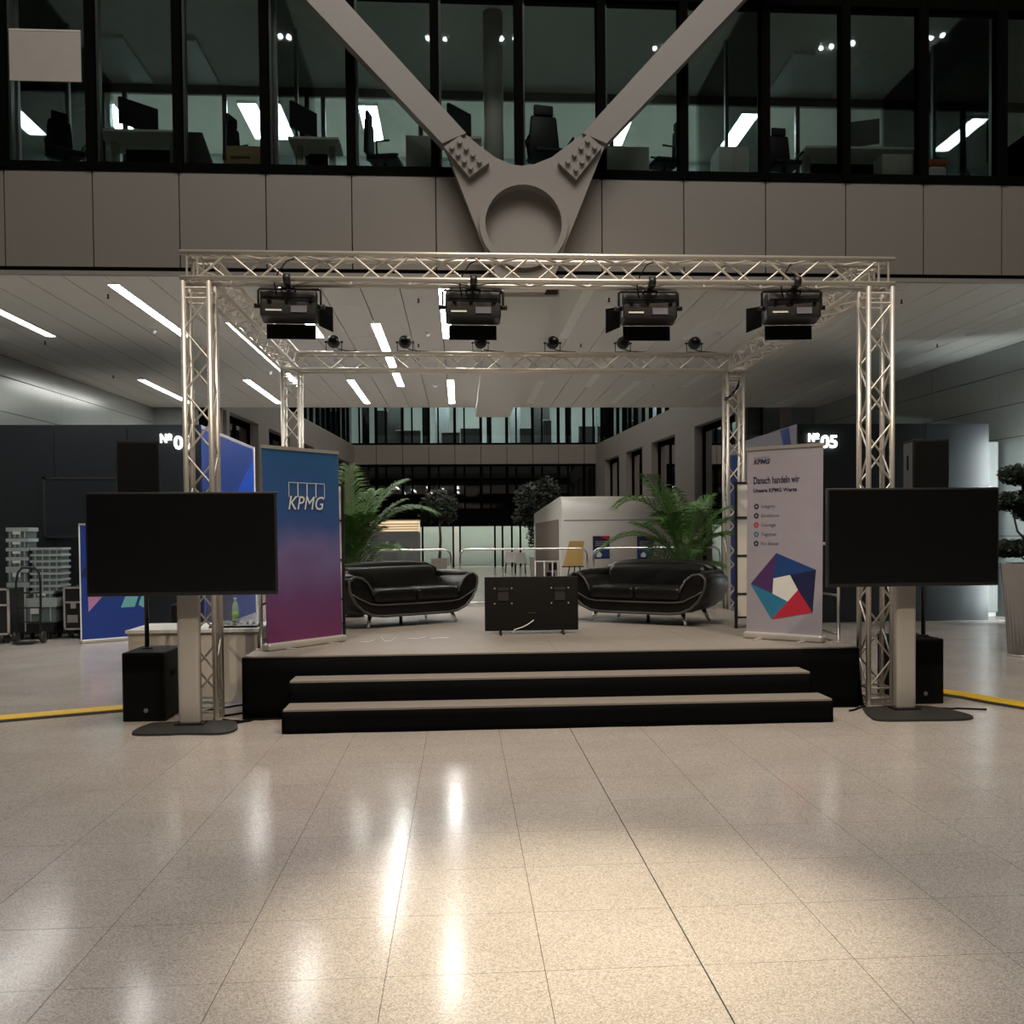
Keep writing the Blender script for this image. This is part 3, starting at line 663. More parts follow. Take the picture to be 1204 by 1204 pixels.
# guard rails of the stage
def rail(p0, p1, z0, z1, label, bars=(0.06,), grp=None, k=.10):
    p0, p1 = Vector((*p0, 0)), Vector((*p1, 0)); c = (p0 + p1) / 2; d = (p1 - p0) / 2; u = d.normalized()
    r = thing('guard_rail', (c.x, c.y, z0), label, 'railing', grp); h = z1 - z0; rr = .016
    pts = [-d, -d + Vector((0, 0, h - k))] + [-d + u * (k - k * math.cos(a)) + Vector((0, 0, h - k + k * math.sin(a))) for a in (PI / 6, PI / 3)] + [-d + u * k + Vector((0, 0, h))]
    pts += [d - u * k + Vector((0, 0, h))] + [d - u * (k - k * math.cos(a)) + Vector((0, 0, h - k + k * math.sin(a))) for a in (PI / 3, PI / 6)] + [d + Vector((0, 0, h - k)), d]
    obj('hoop', MB().tube(pts, rr, 8), 'rail_steel', r)
    for b in bars: obj('cross_bar', MB().cyl(-d + Vector((0, 0, b)), d + Vector((0, 0, b)), .012, 8), 'rail_steel', r)
    for s_ in (-d, d): obj('foot_plate', MB().box(s_.x - .05, s_.x + .05, s_.y - .05, s_.y + .05, 0, .012), 'aluminium', r)
yb = SYB - .07
for a, b, l in ((440, 530, 'tubular metal guard rail on the stage rear behind the left sofa back'), (541, 690, 'tubular metal guard rail on the stage rear behind the low monitor'), (698, 846, 'tubular metal guard rail on the stage rear before the poster wall')):
    rail((on_y(a, 650, yb).x, yb), (on_y(b, 650, yb).x, yb), SZ, 1.40, l)
rail((SX0 + .06, 9.62), (SX0 + .06, 11.6), SZ, 1.55, 'tubular side guard rail at the stage edge behind the purple banner', (.08, .42)); rail((SX1 - .06, 9.42), (SX1 - .06, 11.4), SZ, 1.5, 'tubular side guard rail at the stage edge behind the white banner', (.08, .45))

# ================================================================== truss frame
TW = 0.27; CH = 0.024; BR = 0.010
chord_cache = {}
def truss(name, origin, axis, length, label, grp):
    """square truss; origin is the outer low corner, axis 'X', 'Y' or 'Z'"""
    r = thing(name, origin, label, 'truss', grp); e = {'X': Vector((1, 0, 0)), 'Y': Vector((0, 1, 0)), 'Z': Vector((0, 0, 1))}[axis]
    if axis == 'X': a, b = Vector((0, 1, 0)), Vector((0, 0, 1))
    elif axis == 'Y': a, b = Vector((1, 0, 0)), Vector((0, 0, 1))
    else: a, b = Vector((1, 0, 0)), Vector((0, 1, 0))
    lo, hi = CH, TW - CH; corners = [a * lo + b * lo, a * hi + b * lo, a * hi + b * hi, a * lo + b * hi]
    ck = (axis, round(length, 3))
    if ck not in chord_cache: chord_cache[ck] = MB().cyl((0, 0, 0), e * length, CH, 10).mesh('chord', 'aluminium')
    for c_ in corners: o = obj('chord', chord_cache[ck], None, r); o.location = c_
    n = max(2, round((length - .3) / .27)); st_ = (length - .3) / n
    for k in range(4):
        p, q = corners[k], corners[(k + 1) % 4]; s0 = k % 2
        for i in range(n):
            p0, p1 = (p, q) if (i + s0) % 2 == 0 else (q, p)
            A, B = p0 + e * (.15 + st_ * i), p1 + e * (.15 + st_ * (i + 1)); key = tuple(round(x, 3) for x in (B - A)) 
            if key not in chord_cache: chord_cache[key] = MB().cyl((0, 0, 0), B - A, BR, 6, cap=False).mesh('brace', 'aluminium')
            o = obj('brace', chord_cache[key], None, r); o.location = A
        for t in (.06, .15, length - .15, length - .06):
            key = ('end', tuple(round(x, 3) for x in (q - p)))
            if key not in chord_cache: chord_cache[key] = MB().cyl((0, 0, 0), q - p, BR, 6, cap=False).mesh('end_bar', 'aluminium')
            o = obj('end_bar', chord_cache[key], None, r); o.location = p + e * t
    return r
TX0, TX1, TY0, TY1, TZ0, TZ1 = -2.42, 3.98, 9.08, 14.0, 3.855, 4.125
for X, Y, l in ((TX0, TY0, 'upright aluminium truss column at the stage front beside the purple banner'), (TX1 - TW, TY0, 'upright aluminium truss column at the stage front beside the white banner'),
                (TX0, TY1, 'upright aluminium truss column at the stage rear behind the purple banner'), (TX1 - TW, TY1, 'upright aluminium truss column at the stage rear behind the white banner')):
    truss('truss_column', (X, Y, .02), 'Z', TZ0 - .02, l, None)
    r = thing('base_plate', (X + TW / 2, Y + TW / 2, 0), l.replace('upright aluminium truss column', 'flat metal base plate under truss column'), 'base plate')
    obj('plate', MB().box(-.14, .14, -.14, .14, 0, .015), 'brushed', r)
    for a in (-.111, .111):
        for b in (-.111, .111): obj('stud', MB().cyl((a, b, .012), (a, b, .03), .02, 8), 'brushed', r)
truss('truss_beam', (TX0, TY0, TZ0), 'X', TX1 - TX0, 'front horizontal aluminium truss beam carrying four black soft lights', None)
truss('truss_beam', (TX0, TY1, TZ0), 'X', TX1 - TX0, 'rear horizontal aluminium truss beam carrying six small black spotlights', None)
truss('truss_beam', (TX0, TY0 + TW, TZ0), 'Y', TY1 - TY0 - TW, 'side aluminium truss beam above the purple banner side of the stage', None)
truss('truss_beam', (TX1 - TW, TY0 + TW, TZ0), 'Y', TY1 - TY0 - TW, 'side aluminium truss beam above the white banner side of the stage', None)

# four soft lights under the front beam, seen from behind
def soft_light(x, z, rz, flap, label):
    r = thing('soft_light', (x, TY0 + .16, z), label, 'stage light', None, rz)
    body = MB().rbox((0, .10, -.02), (.50, .24, .24), .02, 2); R = Matrix.Rotation(math.radians(-7), 3, 'X'); body.rot(R)
    h = obj('housing', body, 'black_plastic', r)
    for q, m in ((MB().box(-.20, -.06, -.030, -.02, -.10, -.085), 'white'), (MB().box(.02, .16, -.030, -.02, -.11, -.05), 'ink_grey'), (MB().box(-.22, .22, -.026, -.02, .03, .075), 'dark_rubber')):
        obj('rear_label', q.rot(R), m, h)
    for kx in (-.17, -.02, .19): obj('knob', MB().cyl((kx, -.02, .0), (kx, -.05, .0), .018, 10).rot(R), 'black_matte', h)
    obj('handle', MB().tube([(-.06, -.02, .085), (-.06, -.06, .095), (.06, -.06, .095), (.06, -.02, .085)], .008, 6).rot(R), 'black_matte', h)
    obj('lens', MB().box(-.22, .22, .221, .226, -.12, .08).rot(R), 'lamp_off', h)
    obj('yoke', MB().tube([(-.275, .08, -.03), (-.275, .08, .11), (-.255, .08, .125), (.255, .08, .125), (.275, .08, .11), (.275, .08, -.03)], .011, 6), 'black_plastic', r)
    for s_ in (-1, 1): obj('yoke_knob', MB().cyl((s_ * .25, .08, -.03), (s_ * .31, .08, -.03), .022, 10), 'black_plastic', r)
    obj('clamp', MB().box(-.025, .025, -.03, .10, .115, .14).box(-.025, .025, -.165, -.02, .12, .19).cyl((-.03, -.135, .165), (.03, -.135, .165), .045, 12), 'black_plastic', r)
    obj('barn_door', MB().box(-.22, .22, .22, .225, -.285, -.15).rot(Matrix.Rotation(math.radians(-4), 3, 'X')), 'black_matte', r)
    if flap: obj('barn_door', MB().hexa([(flap * .245, .22, -.17), (flap * .36, .36, -.20), (flap * .365, .36, -.20), (flap * .25, .22, -.17)], [(flap * .245, .22, .02), (flap * .36, .36, .03), (flap * .365, .36, .03), (flap * .25, .22, .02)]), 'black_matte', r)
    obj('power_cable', MB().tube([(-.10, -.02, .05), (-.12, -.03, .14), (-.09, .0, .25), (-.02, .04, .36), (.06, .06, .40)], .006, 5), 'black_matte', r)
for x, z, rz, fl, l in ((-1.51, 3.715, .06, 1, 'black stage soft light under the front truss, next to the purple banner column'), (.13, 3.715, .02, 0, 'black stage soft light without side flap under the front truss, beside the ceiling beam'),
                        (1.74, 3.715, -.03, -1, 'black stage soft light with open side flap over the right sofa'), (3.08, 3.73, -.08, -1, 'black stage soft light under the front truss, next to the white banner column')):
    soft_light(x, z, rz, fl, l)
# six small spotlights on the rear beam
def small_spot(x, label):
    r = thing('small_spotlight', (x, TY1 + .03, TZ1), label, 'stage light', 'small spotlights on the rear truss')
    obj('body', MB().lathe([(.005, -.09), (.065, -.085), (.085, -.05), (.088, .02), (.07, .08), (.03, .11), (.005, .115)], (0, 0, .125), 16, 'Y'), 'black_plastic', r)
    obj('lens', MB().lathe([(.005, -.094), (.05, -.092), (.06, -.088)], (0, 0, .125), 14, 'Y'), 'screen', r)
    obj('yoke', MB().tube([(-.105, .02, .0), (-.105, .02, .125), (-.088, .02, .125)], .006, 6).tube([(.105, .02, .0), (.105, .02, .125), (.088, .02, .125)], .006, 6).cyl((-.105, .02, .004), (.105, .02, .004), .008, 6), 'black_plastic', r)
    obj('knob', MB().cyl((.09, .02, .125), (.125, .02, .125), .014, 8).cyl((-.09, .02, .125), (-.125, .02, .125), .014, 8), 'black_plastic', r)
    obj('cable', MB().tube([(0, .09, .09), (.05, .10, .045), (.14, .06, .02), (.24, .02, .005), (.32, .02, .004)], .007, 5), 'black_matte', r)
for px in (392, 476, 565, 650, 733, 817): small_spot(on_y(px, 404, TY1).x, 'small round black spotlight standing on the rear truss beam')
# light bar hung inside the side truss is part of the ceiling; a safety-cable loop hangs on the rear column
cl = obj('cable_loop', MB().tube([(3.78 + .10 * math.cos(a), TY1 - .03, 3.72 - .13 * abs(math.sin(a / 2)) * 2 + .02 * math.sin(3 * a)) for a in [2 * PI * i / 16 for i in range(17)]], .009, 6), 'black_matte', label='black cable loop hanging on the rear truss column by the side beam', cat='cable')

# ================================================================== televisions on stands
def tv_stand(x, y, rz, zc, base_pts, label):
    r = thing('tv_on_stand', (x, y, 0), label, 'television', None)
    col_ = obj('pole', MB().rbox((0, .06, .60), (.185, .10, 1.16), .03, 3), 'brushed', r)
    obj('seam', MB().box(-.045, -.041, .0085, .0115, .06, 1.15).box(.041, .045, .0085, .0115, .06, 1.15), 'brushed', col_)
    obj('socket', MB().box(-.12, .12, -.02, .14, .018, .035), 'black_plastic', r)
    n_ = len(base_pts); B_ = [Vector(q) for q in base_pts]; sm_ = []
    for i in range(n_):
        q0, q1, q2, q3 = B_[i - 1], B_[i], B_[(i + 1) % n_], B_[(i + 2) % n_]
        for t in (0, .25, .5, .75): sm_.append(.5 * (2 * q1 + (q2 - q0) * t + (2 * q0 - 5 * q1 + 4 * q2 - q3) * t * t + (3 * q1 - q0 - 3 * q2 + q3) * t ** 3))
    b = obj('base', MB().prism([(p[0] - x, p[1] - y) for p in sm_], 0.0, .02, 'Z'), 'dark_rubber', r)
    obj('bracket', MB().box(-.25, .25, -.06, .02, zc - .2, zc + .2), 'black_plastic', r)
    s = obj('casing', MB().rbox((0, -.10, zc), (1.55, .055, .865), .008, 2), 'black_plastic', r); s.rotation_euler = (0, 0, rz)
    p = obj('screen', MB().box(-.76, .76, -.131, -.127, zc - .40, zc + .415), 'screen', r); p.rotation_euler = (0, 0, rz)
def ground(pts): return [on_z(a, b, 0.01)[:2] for a, b in pts]
tv_stand(-2.33, 8.80, .03, 1.565, ground(((155, 863), (175, 852), (200, 850), (268, 848), (279, 853), (276, 859), (258, 863), (215, 863), (190, 864))), 'large black television on a silver stand before the purple banner')
tv_stand(3.965, 8.80, 0.0, 1.565, ground(((1016, 835), (1022, 832), (1090, 831), (1140, 841), (1136, 846), (1085, 847), (1035, 847), (1022, 842))), 'large black television on a silver stand before the white banner')
# low monitor on the stage, back towards the hall
r = thing('stage_monitor', (.735, 10.72, SZ), 'low black monitor standing on the stage with its back to the hall', 'monitor')
obj('casing', MB().rbox((0, 0, .325), (.99, .05, .57), .01, 2), 'monitor_back', r)
for s_ in (-1, 1):
    obj('mount_bracket', MB().box(s_ * .30 - .055, s_ * .30 + .055, -.034, -.02, .36, .50).box(s_ * .30 - .06, s_ * .30 + .06, -.045, -.03, .47, .485), 'dark_rubber', r)
    for a in (-.1, .1):
        for b in (.33, .49): obj('screw', MB().cyl((s_ * .30 + a * .9, -.02, b), (s_ * .30 + a * .9, -.03, b), .008, 8), 'brushed', r)
    obj('foot', MB().prism([(-.12, 0), (.12, 0), (.12, .012), (.02, .03), (.02, .09), (-.02, .09), (-.02, .03), (-.12, .012)], s_ * .33 - .012, s_ * .33 + .012, 'X'), 'black_plastic', r)
obj('vent', MB().box(-.04, .04, -.032, -.02, .22, .235), 'dark_rubber', r)
obj('power_cable', MB().tube([(.02, -.03, .15), (-.04, -.05, .11), (-.10, -.05, .08), (-.18, -.04, .055), (-.22, -.05, .012)], .006, 5), 'white', r)

# ================================================================== loudspeakers
def speaker_set(x, y, wdt, label_s, label_t, tx, ty, tw, rz):
    s = thing('subwoofer', (x, y, 0), label_s, 'loudspeaker'); h, d = .61, .58
    obj('cabinet', MB().rbox((0, d / 2, h / 2), (wdt, d, h), .015, 2), 'speaker_black', s)
    obj('grille', MB().box(-wdt / 2 + .02, wdt / 2 - .02, -.008, .004, .03, h - .03), 'black_matte', s)
    obj('badge', MB().lathe([(.02, -.004), (.02, .0)], (0.02, -.008, .10), 14, 'Y'), 'ink_grey', s)
    for sd in (-1, 1): obj('handle_recess', MB().rbox((sd * (wdt / 2), d * .45, .40), (.01, .16, .05), .004, 2), 'black_matte', s)
    obj('pole', MB().cyl((tx - x, ty - y + .16, h), (tx - x, ty - y + .16, 1.971), .02, 12), 'black_plastic', s); obj('pole_flange', MB().lathe([(.05, 0), (.05, .012)], (tx - x, ty - y + .16, h), 14), 'black_plastic', s)
    t = thing('top_loudspeaker', (tx, ty, 2.0), label_t, 'loudspeaker', None, rz); d = .34
    obj('cabinet', MB().rbox((0, d / 2, .24), (tw, d, .49), .012, 2), 'speaker_black', t); obj('grille', MB().box(-tw / 2 + .015, tw / 2 - .015, -.008, .004, .02, .46), 'black_matte', t)
    for sd in (-1, 1):
        obj('side_panel', MB().box(sd * tw / 2 - .004, sd * tw / 2 + .004, .02, d - .02, .02, .46), 'side_grey', t); obj('handle', MB().rbox((sd * (tw / 2 + .004), d * .5, .27), (.012, .05, .14), .005, 2), 'black_matte', t)
    obj('pole_cup', MB().cyl((0, .16, .0), (0, .16, -.03), .03, 10), 'black_plastic', t)
speaker_set(-2.80, 9.12, .37, 'black subwoofer on the terrazzo floor, yellow strip running behind it', 'black loudspeaker on a pole above the yellow strip and the light desk', -2.865, 9.30, .355, .30)
speaker_set(4.29, 9.18, .40, 'black subwoofer on the terrazzo floor beside the short yellow strip end', 'black loudspeaker with lighter side on a pole near the steel planter side', 4.42, 9.30, .33, -.16)

# ================================================================== roll-up banners
def banner(p0, p1, h, lean, m, label):
    p0, p1 = Vector((*p0, SZ)), Vector((*p1, SZ)); c = (p0 + p1) / 2; w_ = (p1 - p0).length; rz = math.atan2(p1.y - p0.y, p1.x - p0.x)
    r = thing('rollup_banner', c, label, 'banner', None, rz)
    obj('fabric', MB().hexa([(-w_ / 2 + .01, -.006, .06), (w_ / 2 - .01, -.006, .06), (w_ / 2 - .01, .0, .06), (-w_ / 2 + .01, 0, .06)], [(-w_ / 2 + .01, lean - .006, h), (w_ / 2 - .01, lean - .006, h), (w_ / 2 - .01, lean, h), (-w_ / 2 + .01, lean, h)]), m, r)
    obj('top_rail', MB().box(-w_ / 2, w_ / 2, lean - .015, lean + .01, h - .012, h + .02), 'aluminium', r)
    obj('cassette', MB().rbox((0, 0, .035), (w_ + .02, .11, .07), .025, 3), 'brushed', r)
    obj('support_pole', MB().cyl((0, .045, .05), (0, lean + .02, h), .008, 8), 'aluminium', r)
    for s_ in (-.28, .28): obj('foot', MB().box(s_ * w_ - .025, s_ * w_ + .025, -.17, .10, 0, .012), 'brushed', r)
    return r, w_
pa, pb = on_z(313, 766, SZ), on_z(403, 754, SZ)
bn, w_ = banner((pa.x, pa.y), (pb.x, pb.y), 1.885, .03, 'banner_gradient', 'tall roll-up banner fading from blue to purple with white lettering')
lw = .30
text('brand_lettering', 'KPMG', .185, 'white', bn, (-.21, .003, 1.315), UP, .0008, .25, spacing=1.04, bold=.0, sx=.92)
for i in range(4):
    x0 = -.185 + i * .118 ; mb = MB()
    mb.box(x0, x0 + .118, .006, .0095, 1.567, 1.572).box(x0, x0 + .005, .008, .0105, 1.43, 1.572).box(x0 + .113, x0 + .118, .008, .0105, 1.43, 1.572)
    obj('logo_box', mb, 'white', bn)
pa, pb = on_z(877, 750, SZ), on_z(968, 756, SZ)
bn, w_ = banner((pa.x, pa.y), (pb.x, pb.y), 1.885, .03, 'lilac', 'tall pale lilac roll-up banner with a coloured pentagon and text')
def bt(body, size, x, z, m='ink', bold=0.0, sh=0.0, sx=1.0): text('lettering', body, size, m, bn, (x, -.008 + .03 * (z - .06) / 1.83, z), UP, .0008, sh, sx=sx, bold=bold)
bt('KPMG', .065, -.33, 1.735, 'ink', .002, .28)
for i in range(4): obj('logo_box', MB().box(-.315 + i * .04, -.312 + i * .04, .018, .0195, 1.775, 1.80).box(-.315 + i * .04, -.279 + i * .04, .018, .0195, 1.798, 1.80), 'ink', bn)
bt('Danach handeln wir', .098, -.33, 1.54, 'ink', .0015, 0, .62); bt('Unsere KPMG Werte', .052, -.33, 1.455, 'ink', .0012)
def pent(cx_, cz_, r_, rot_, k=5): return [(cx_ + r_ * math.cos(rot_ + 2 * PI * i / k), cz_ + r_ * math.sin(rot_ + 2 * PI * i / k)) for i in range(k)]
def flat(poly, m, name, d=.002, lift=0.0):
    zc = sum(p[1] for p in poly) / len(poly)
    mb = MB(); n = len(poly); ys = [(-.0065 + .03 * (p[1] - .06) / 1.83 - lift) for p in poly]
    mb.add([(p[0], y, p[1]) for p, y in zip(poly, ys)] + [(p[0], y - d, p[1]) for p, y in zip(poly, ys)], [tuple(range(n)), tuple(reversed(range(n, 2 * n)))] + [(i, (i + 1) % n, n + (i + 1) % n, n + i) for i in range(n)])
    obj(name, mb, m, bn)
for i, (word, m) in enumerate((('Integrity', 'ink'), ('Excellence', 'ink'), ('Courage', 'red'), ('Together', 'teal'), ('For Better', 'ink'))):
    z = 1.315 - .092 * i; bt(word, .045, -.245, z - .014, 'ink_grey')
    o_, n_ = pent(-.295, z, .030, .3), pent(-.295, z, .014, .3)
    for k in range(5): flat([o_[k], o_[(k + 1) % 5], n_[(k + 1) % 5], n_[k]], m, 'bullet_facet')
# large pentagon of five facets
def bp(px, py): return ((px - 118) / 323 * .606 - .33, 1.735 - (py - 120) / (1040 - 120) * 1.56 )
A, B, C_, D, E_ = bp(253, 640), bp(472, 733), bp(455, 975), bp(228, 1025), bp(105, 822)
a_, b_, c_, d_, e_ = bp(330, 765), bp(375, 850), bp(318, 918), bp(232, 875), bp(237, 787)
flat([A, B, a_, e_], 'cobalt', 'pentagon_facet'); flat([B, C_, b_, a_], 'navy', 'pentagon_facet'); flat([C_, D, c_, b_], 'red', 'pentagon_facet'); flat([D, E_, d_, c_], 'teal', 'pentagon_facet'); flat([E_, A, e_, d_], 'purple', 'pentagon_facet'); flat([a_, b_, c_, d_, e_], 'white', 'pentagon_centre')

# folding partitions beside the banners
def partition(p, rz, label):
    r = thing('room_divider', (p[0], p[1], SZ), label, 'room divider', None, rz); n = 5; h = 1.62; w_ = .45
    for a in (-w_ / 2, w_ / 2 - .03): obj('post', MB().box(a, a + .03, -.015, .015, 0, h), 'black_plastic', r)
    zs = [.12, .38, .80, 1.22, 1.60]
    for z in zs: obj('rail', MB().box(-w_ / 2, w_ / 2, -.013, .013, z - .01, z + .012), 'black_plastic', r)
    for a, b in zip(zs, zs[1:]): obj('panel', MB().box(-w_ / 2 + .03, w_ / 2 - .03, -.006, .006, a + .012, b - .01), 'panel_white', r)
p = on_z(865, 739, SZ); partition((p.x + .22, p.y + .02), .0, 'black-framed room divider with white panels beside the pale banner')
p = on_y(404, 720, 11.0); partition((p.x - .205, 11.0), .0, 'black-framed room divider with white panels beside the purple banner')

# ================================================================== sofas
def sofa(x, y, rz, label):
    r = thing('sofa', (x, y, SZ), label, 'sofa', None, rz)
    half = [(0, .135), (.45, .135), (.60, .15), (.72, .20), (.82, .29), (.885, .40), (.905, .48), (.90, .54), (.865, .575), (.80, .585), (.73, .565), (.67, .52), (.62, .45), (.58, .40), (0, .38)]
    prof = half + [(-a, b) for a, b in reversed(half[1:-1])]
    body = MB(); ys = [-.39, -.36, .0, .30, .38]; sc = [.975, 1.0, 1.0, .965, .93]; n = len(prof); v = []
    for yy, s_ in zip(ys, sc): v += [(p[0] * s_, yy, .135 + (p[1] - .135) * (s_ if s_ < 1 else 1)) for p in prof]
    f = [(k * n + i, k * n + (i + 1) % n, (k + 1) * n + (i + 1) % n, (k + 1) * n + i) for k in range(len(ys) - 1) for i in range(n)]
    body.add(v, f, True); body.f += [tuple(range(n)), tuple(reversed(range((len(ys) - 1) * n, len(ys) * n)))]; body.sm += [False, False]
    b = obj('body', body, 'leather', r)
    low = [(a, c) for a, c in half[1:9]]
    line = [(-p[0] * .985, -.395, p[1]) for p in reversed(low)] + [(p[0] * .985, -.395, p[1]) for p in low]
    obj('piping', MB().tube(line, .016, 6), 'piping', b)
    line2 = [(-.86, -.40, .40), (-.76, -.40, .345), (-.62, -.405, .28), (-.5, -.41, .265), (0, -.415, .262), (.5, -.41, .265), (.62, -.405, .28), (.76, -.40, .345), (.86, -.40, .40)]
    obj('piping', MB().tube(line2, .010, 6), 'piping', b)
    for s_ in (-1, 1):
        obj('arm_piping', MB().tube([(s_ * .885, -.395, .555), (s_ * .82, -.40, .592), (s_ * .74, -.405, .58), (s_ * .665, -.41, .525), (s_ * .61, -.415, .44), (s_ * .585, -.415, .38)], .013, 6), 'piping', b)
        obj('armrest', MB().tube([(s_ * .79, -.40, .535), (s_ * .80, -.2, .55), (s_ * .79, .05, .555), (s_ * .76, .28, .56)], [.06, .072, .075, .07], 12), 'leather', r)
        sag = lambda p: Vector((p.x, p.y, p.z + (.018 * math.cos(p.x * 5) * math.cos(p.y * 4) if p.z > 0 else 0)))
        obj('seat_cushion', MB().rbox((s_ * .295, -.11, .365), (.588, .64, .15), .05, 3, sag), 'leather', r)
    obj('back_cushion', MB().rbox((0, .20, .535), (1.36, .17, .30), .08, 4, lambda p: Vector((p.x * (1 - .06 * max(0, p.z) / .15), p.y + .22 * p.z, p.z - .03 * max(0, abs(p.x) - .4) + (.012 * math.cos(p.x * 9) if p.z > 0 else 0)))), 'leather', r)
    roll = [(-.70, .26, .53), (-.68, .275, .60), (-.57, .285, .645), (-.3, .295, .665), (0, .295, .668), (.3, .295, .665), (.57, .285, .645), (.68, .275, .60), (.70, .26, .53)]
    obj('headrest', MB().tube(roll, [.05, .075, .08, .08, .08, .08, .08, .075, .05], 12), 'leather', r)
    obj('back_panel', MB().rbox((0, .32, .42), (1.40, .10, .44), .04, 3), 'leather', r)
    for sx, sy in ((-1, -1), (1, -1), (-1, 1), (1, 1)): obj('leg', MB().cyl((sx * .56, sy * .28, .15), (sx * .62, sy * .33, .009), .028, 10, .016), 'chrome', r)
    obj('centre_leg', MB().cyl((0, -.05, .15), (0, -.05, 0), .02, 10), 'black_plastic', r)
sofa(-.76, 12.25, math.radians(36), 'curved black leather sofa beside the purple banner')
sofa(2.24, 11.98, math.radians(-38), 'curved black leather sofa beside the pale banner')

# ================================================================== plants
def frond(parent, base, az, length, rise, droop, nl, ll, mname, side=None):
    mb = MB(); pts = []; d = Vector((math.cos(az), math.sin(az), 0))
    for i in range(13):
        t = i / 12; pts.append(Vector(base) + d * (length * (t ** 1.15) * math.cos(rise)) + Vector((0, 0, length * math.sin(rise) * t - droop * length * t ** 2.4)))
    mb.tube(pts, [.011 * (1 - .8 * i / 12) for i in range(13)], 5)
    for k in range(nl):
        t = .16 + .84 * k / nl; i = min(11, int(t * 12)); fr = t * 12 - i; p = pts[i].lerp(pts[i + 1], fr); tan = (pts[i + 1] - pts[i]).normalized()
        sd = tan.cross(Vector((0, 0, 1))); sd = sd.normalized() if sd.length > 1e-4 else Vector((1, 0, 0)); nrm = sd.cross(tan)
        L = ll * (math.sin(PI * (.12 + .8 * t)) ** .7) * random.uniform(.85, 1.1)
        for s_ in (-1, 1):
            e = (tan * .75 + sd * s_ * .8 + nrm * .22 + Vector((random.uniform(-.1, .1), random.uniform(-.1, .1), random.uniform(-.1, .1)))).normalized()
            w_ = .0065; a = tan * w_; m1 = p + e * L * .5 ; m2 = p + e * L + Vector((0, 0, -.30 * L))
            mb.add([p - a * .5, p + a * .5, m1 + a, m1 - a, m2], [(0, 1, 2, 3), (3, 2, 4)])
    return obj('frond', mb, mname, parent)
def palm(x, y, label, specs):
    r = thing('potted_palm', (x, y, SZ), label, 'palm')
    obj('pot', MB().lathe([(.005, 0), (.15, 0), (.19, .34), (.20, .34), (.20, .38), (.17, .38), (.165, .33), (.005, .33)], n=20), 'black_plastic', r)
    obj('soil', MB().lathe([(.005, .335), (.168, .345), (.005, .35)], n=16), 'soil', r)
    for i in range(7):
        a = i * 2.4; obj('stem', MB().tube([(.05 * math.cos(a), .05 * math.sin(a), .33), (.08 * math.cos(a), .08 * math.sin(a), .7), (.13 * math.cos(a), .13 * math.sin(a), 1.05)], [.018, .014, .010], 6), 'palm_leaf', r)
    for (az, ln, rise, droop, z0, nl, ll) in specs: frond(r, (.10 * math.cos(math.radians(az)), .10 * math.sin(math.radians(az)), z0), math.radians(az), ln * 1.12, math.radians(rise), droop, int(nl * 1.7), ll, 'palm_leaf')
def many(seedv, n, rise, ln, z=(.5, 1.0)):
    random.seed(seedv); return [(random.uniform(0, 360), random.uniform(*ln), random.uniform(*rise), random.uniform(.15, .5), random.uniform(*z), 26, random.uniform(.26, .36)) for _ in range(n)]
palm(-1.42, 13.35, 'bushy green palm in a pot behind the sofa by the purple banner', [(20, 1.15, 62, .25, .95, 34, .42), (350, 1.35, 48, .45, .9, 36, .38), (100, 1.1, 78, .1, .9, 30, .36), (200, .9, 70, .3, .9, 28, .34), (280, 1.0, 66, .4, .7, 30, .34), (330, .85, 40, .5, .7, 28, .32), (60, 1.2, 70, .3, .8, 30, .34), (250, .8, 45, .5, .5, 28, .32)] + many(3, 26, (45, 85), (.6, 1.0), (.25, .9)))
palm(2.95, 13.40, 'bushy green palm in a pot behind the sofa by the pale banner', [(185, 1.35, 58, .55, .95, 36, .40), (170, 1.2, 40, .6, .75, 34, .36), (205, 1.25, 70, .3, .9, 34, .40), (150, 1.1, 72, .3, .9, 30, .36), (230, 1.0, 62, .5, .8, 30, .34), (20, .9, 70, .3, .9, 28, .32), (300, .9, 66, .4, .8, 28, .32)] + many(5, 24, (45, 85), (.6, 1.05), (.25, .9)))
def leaf_cloud(mb, c, rad, n, s):
    for _ in range(n):
        d = Vector((random.gauss(0, 1), random.gauss(0, 1), random.gauss(0, 1))).normalized() * (random.random() ** .4)
        p = Vector(c) + Vector((d.x * rad[0], d.y * rad[1], d.z * rad[2])); a = Vector((random.gauss(0, 1), random.gauss(0, 1), random.gauss(0, .6))).normalized(); b = a.orthogonal().normalized(); q = s * random.uniform(.7, 1.3)
        mb.add([p - a * q, p - b * q * .4, p + a * q, p + b * q * .4], [(0, 1, 2, 3)])
    return mb
def tree(x, y, pot, clouds, trunk, label, leaf, planter='box', m='dark_leaf'):
    r = thing('potted_tree', (x, y, 0), label, 'tree')
    if planter == 'box':
        a = pot[0] / 2; q = obj('planter', MB().hexa([(-a * .85, -a * .85, 0), (a * .85, -a * .85, 0), (a * .85, a * .85, 0), (-a * .85, a * .85, 0)], [(-a, -a, pot[1]), (a, -a, pot[1]), (a, a, pot[1]), (-a, a, pot[1])]), 'desk_white', r)
    else:
        q = obj('planter', MB().lathe([(.005, 0), (.21, 0), (.30, pot[1]), (.31, pot[1] + .005), (.28, pot[1]), (.27, pot[1] - .06), (.005, pot[1] - .06)], n=28), 'steel_planter', r)
        obj('planter_foot', MB().lathe([(.215, 0), (.215, .025)], n=24), 'brushed', q)
    for t in trunk: obj('trunk', MB().tube(t[0], t[1], 7), 'bark', r)
    for c_, rad, n in clouds: obj('foliage', leaf_cloud(MB(), c_, rad, n, leaf), m, r)
random.seed(11)
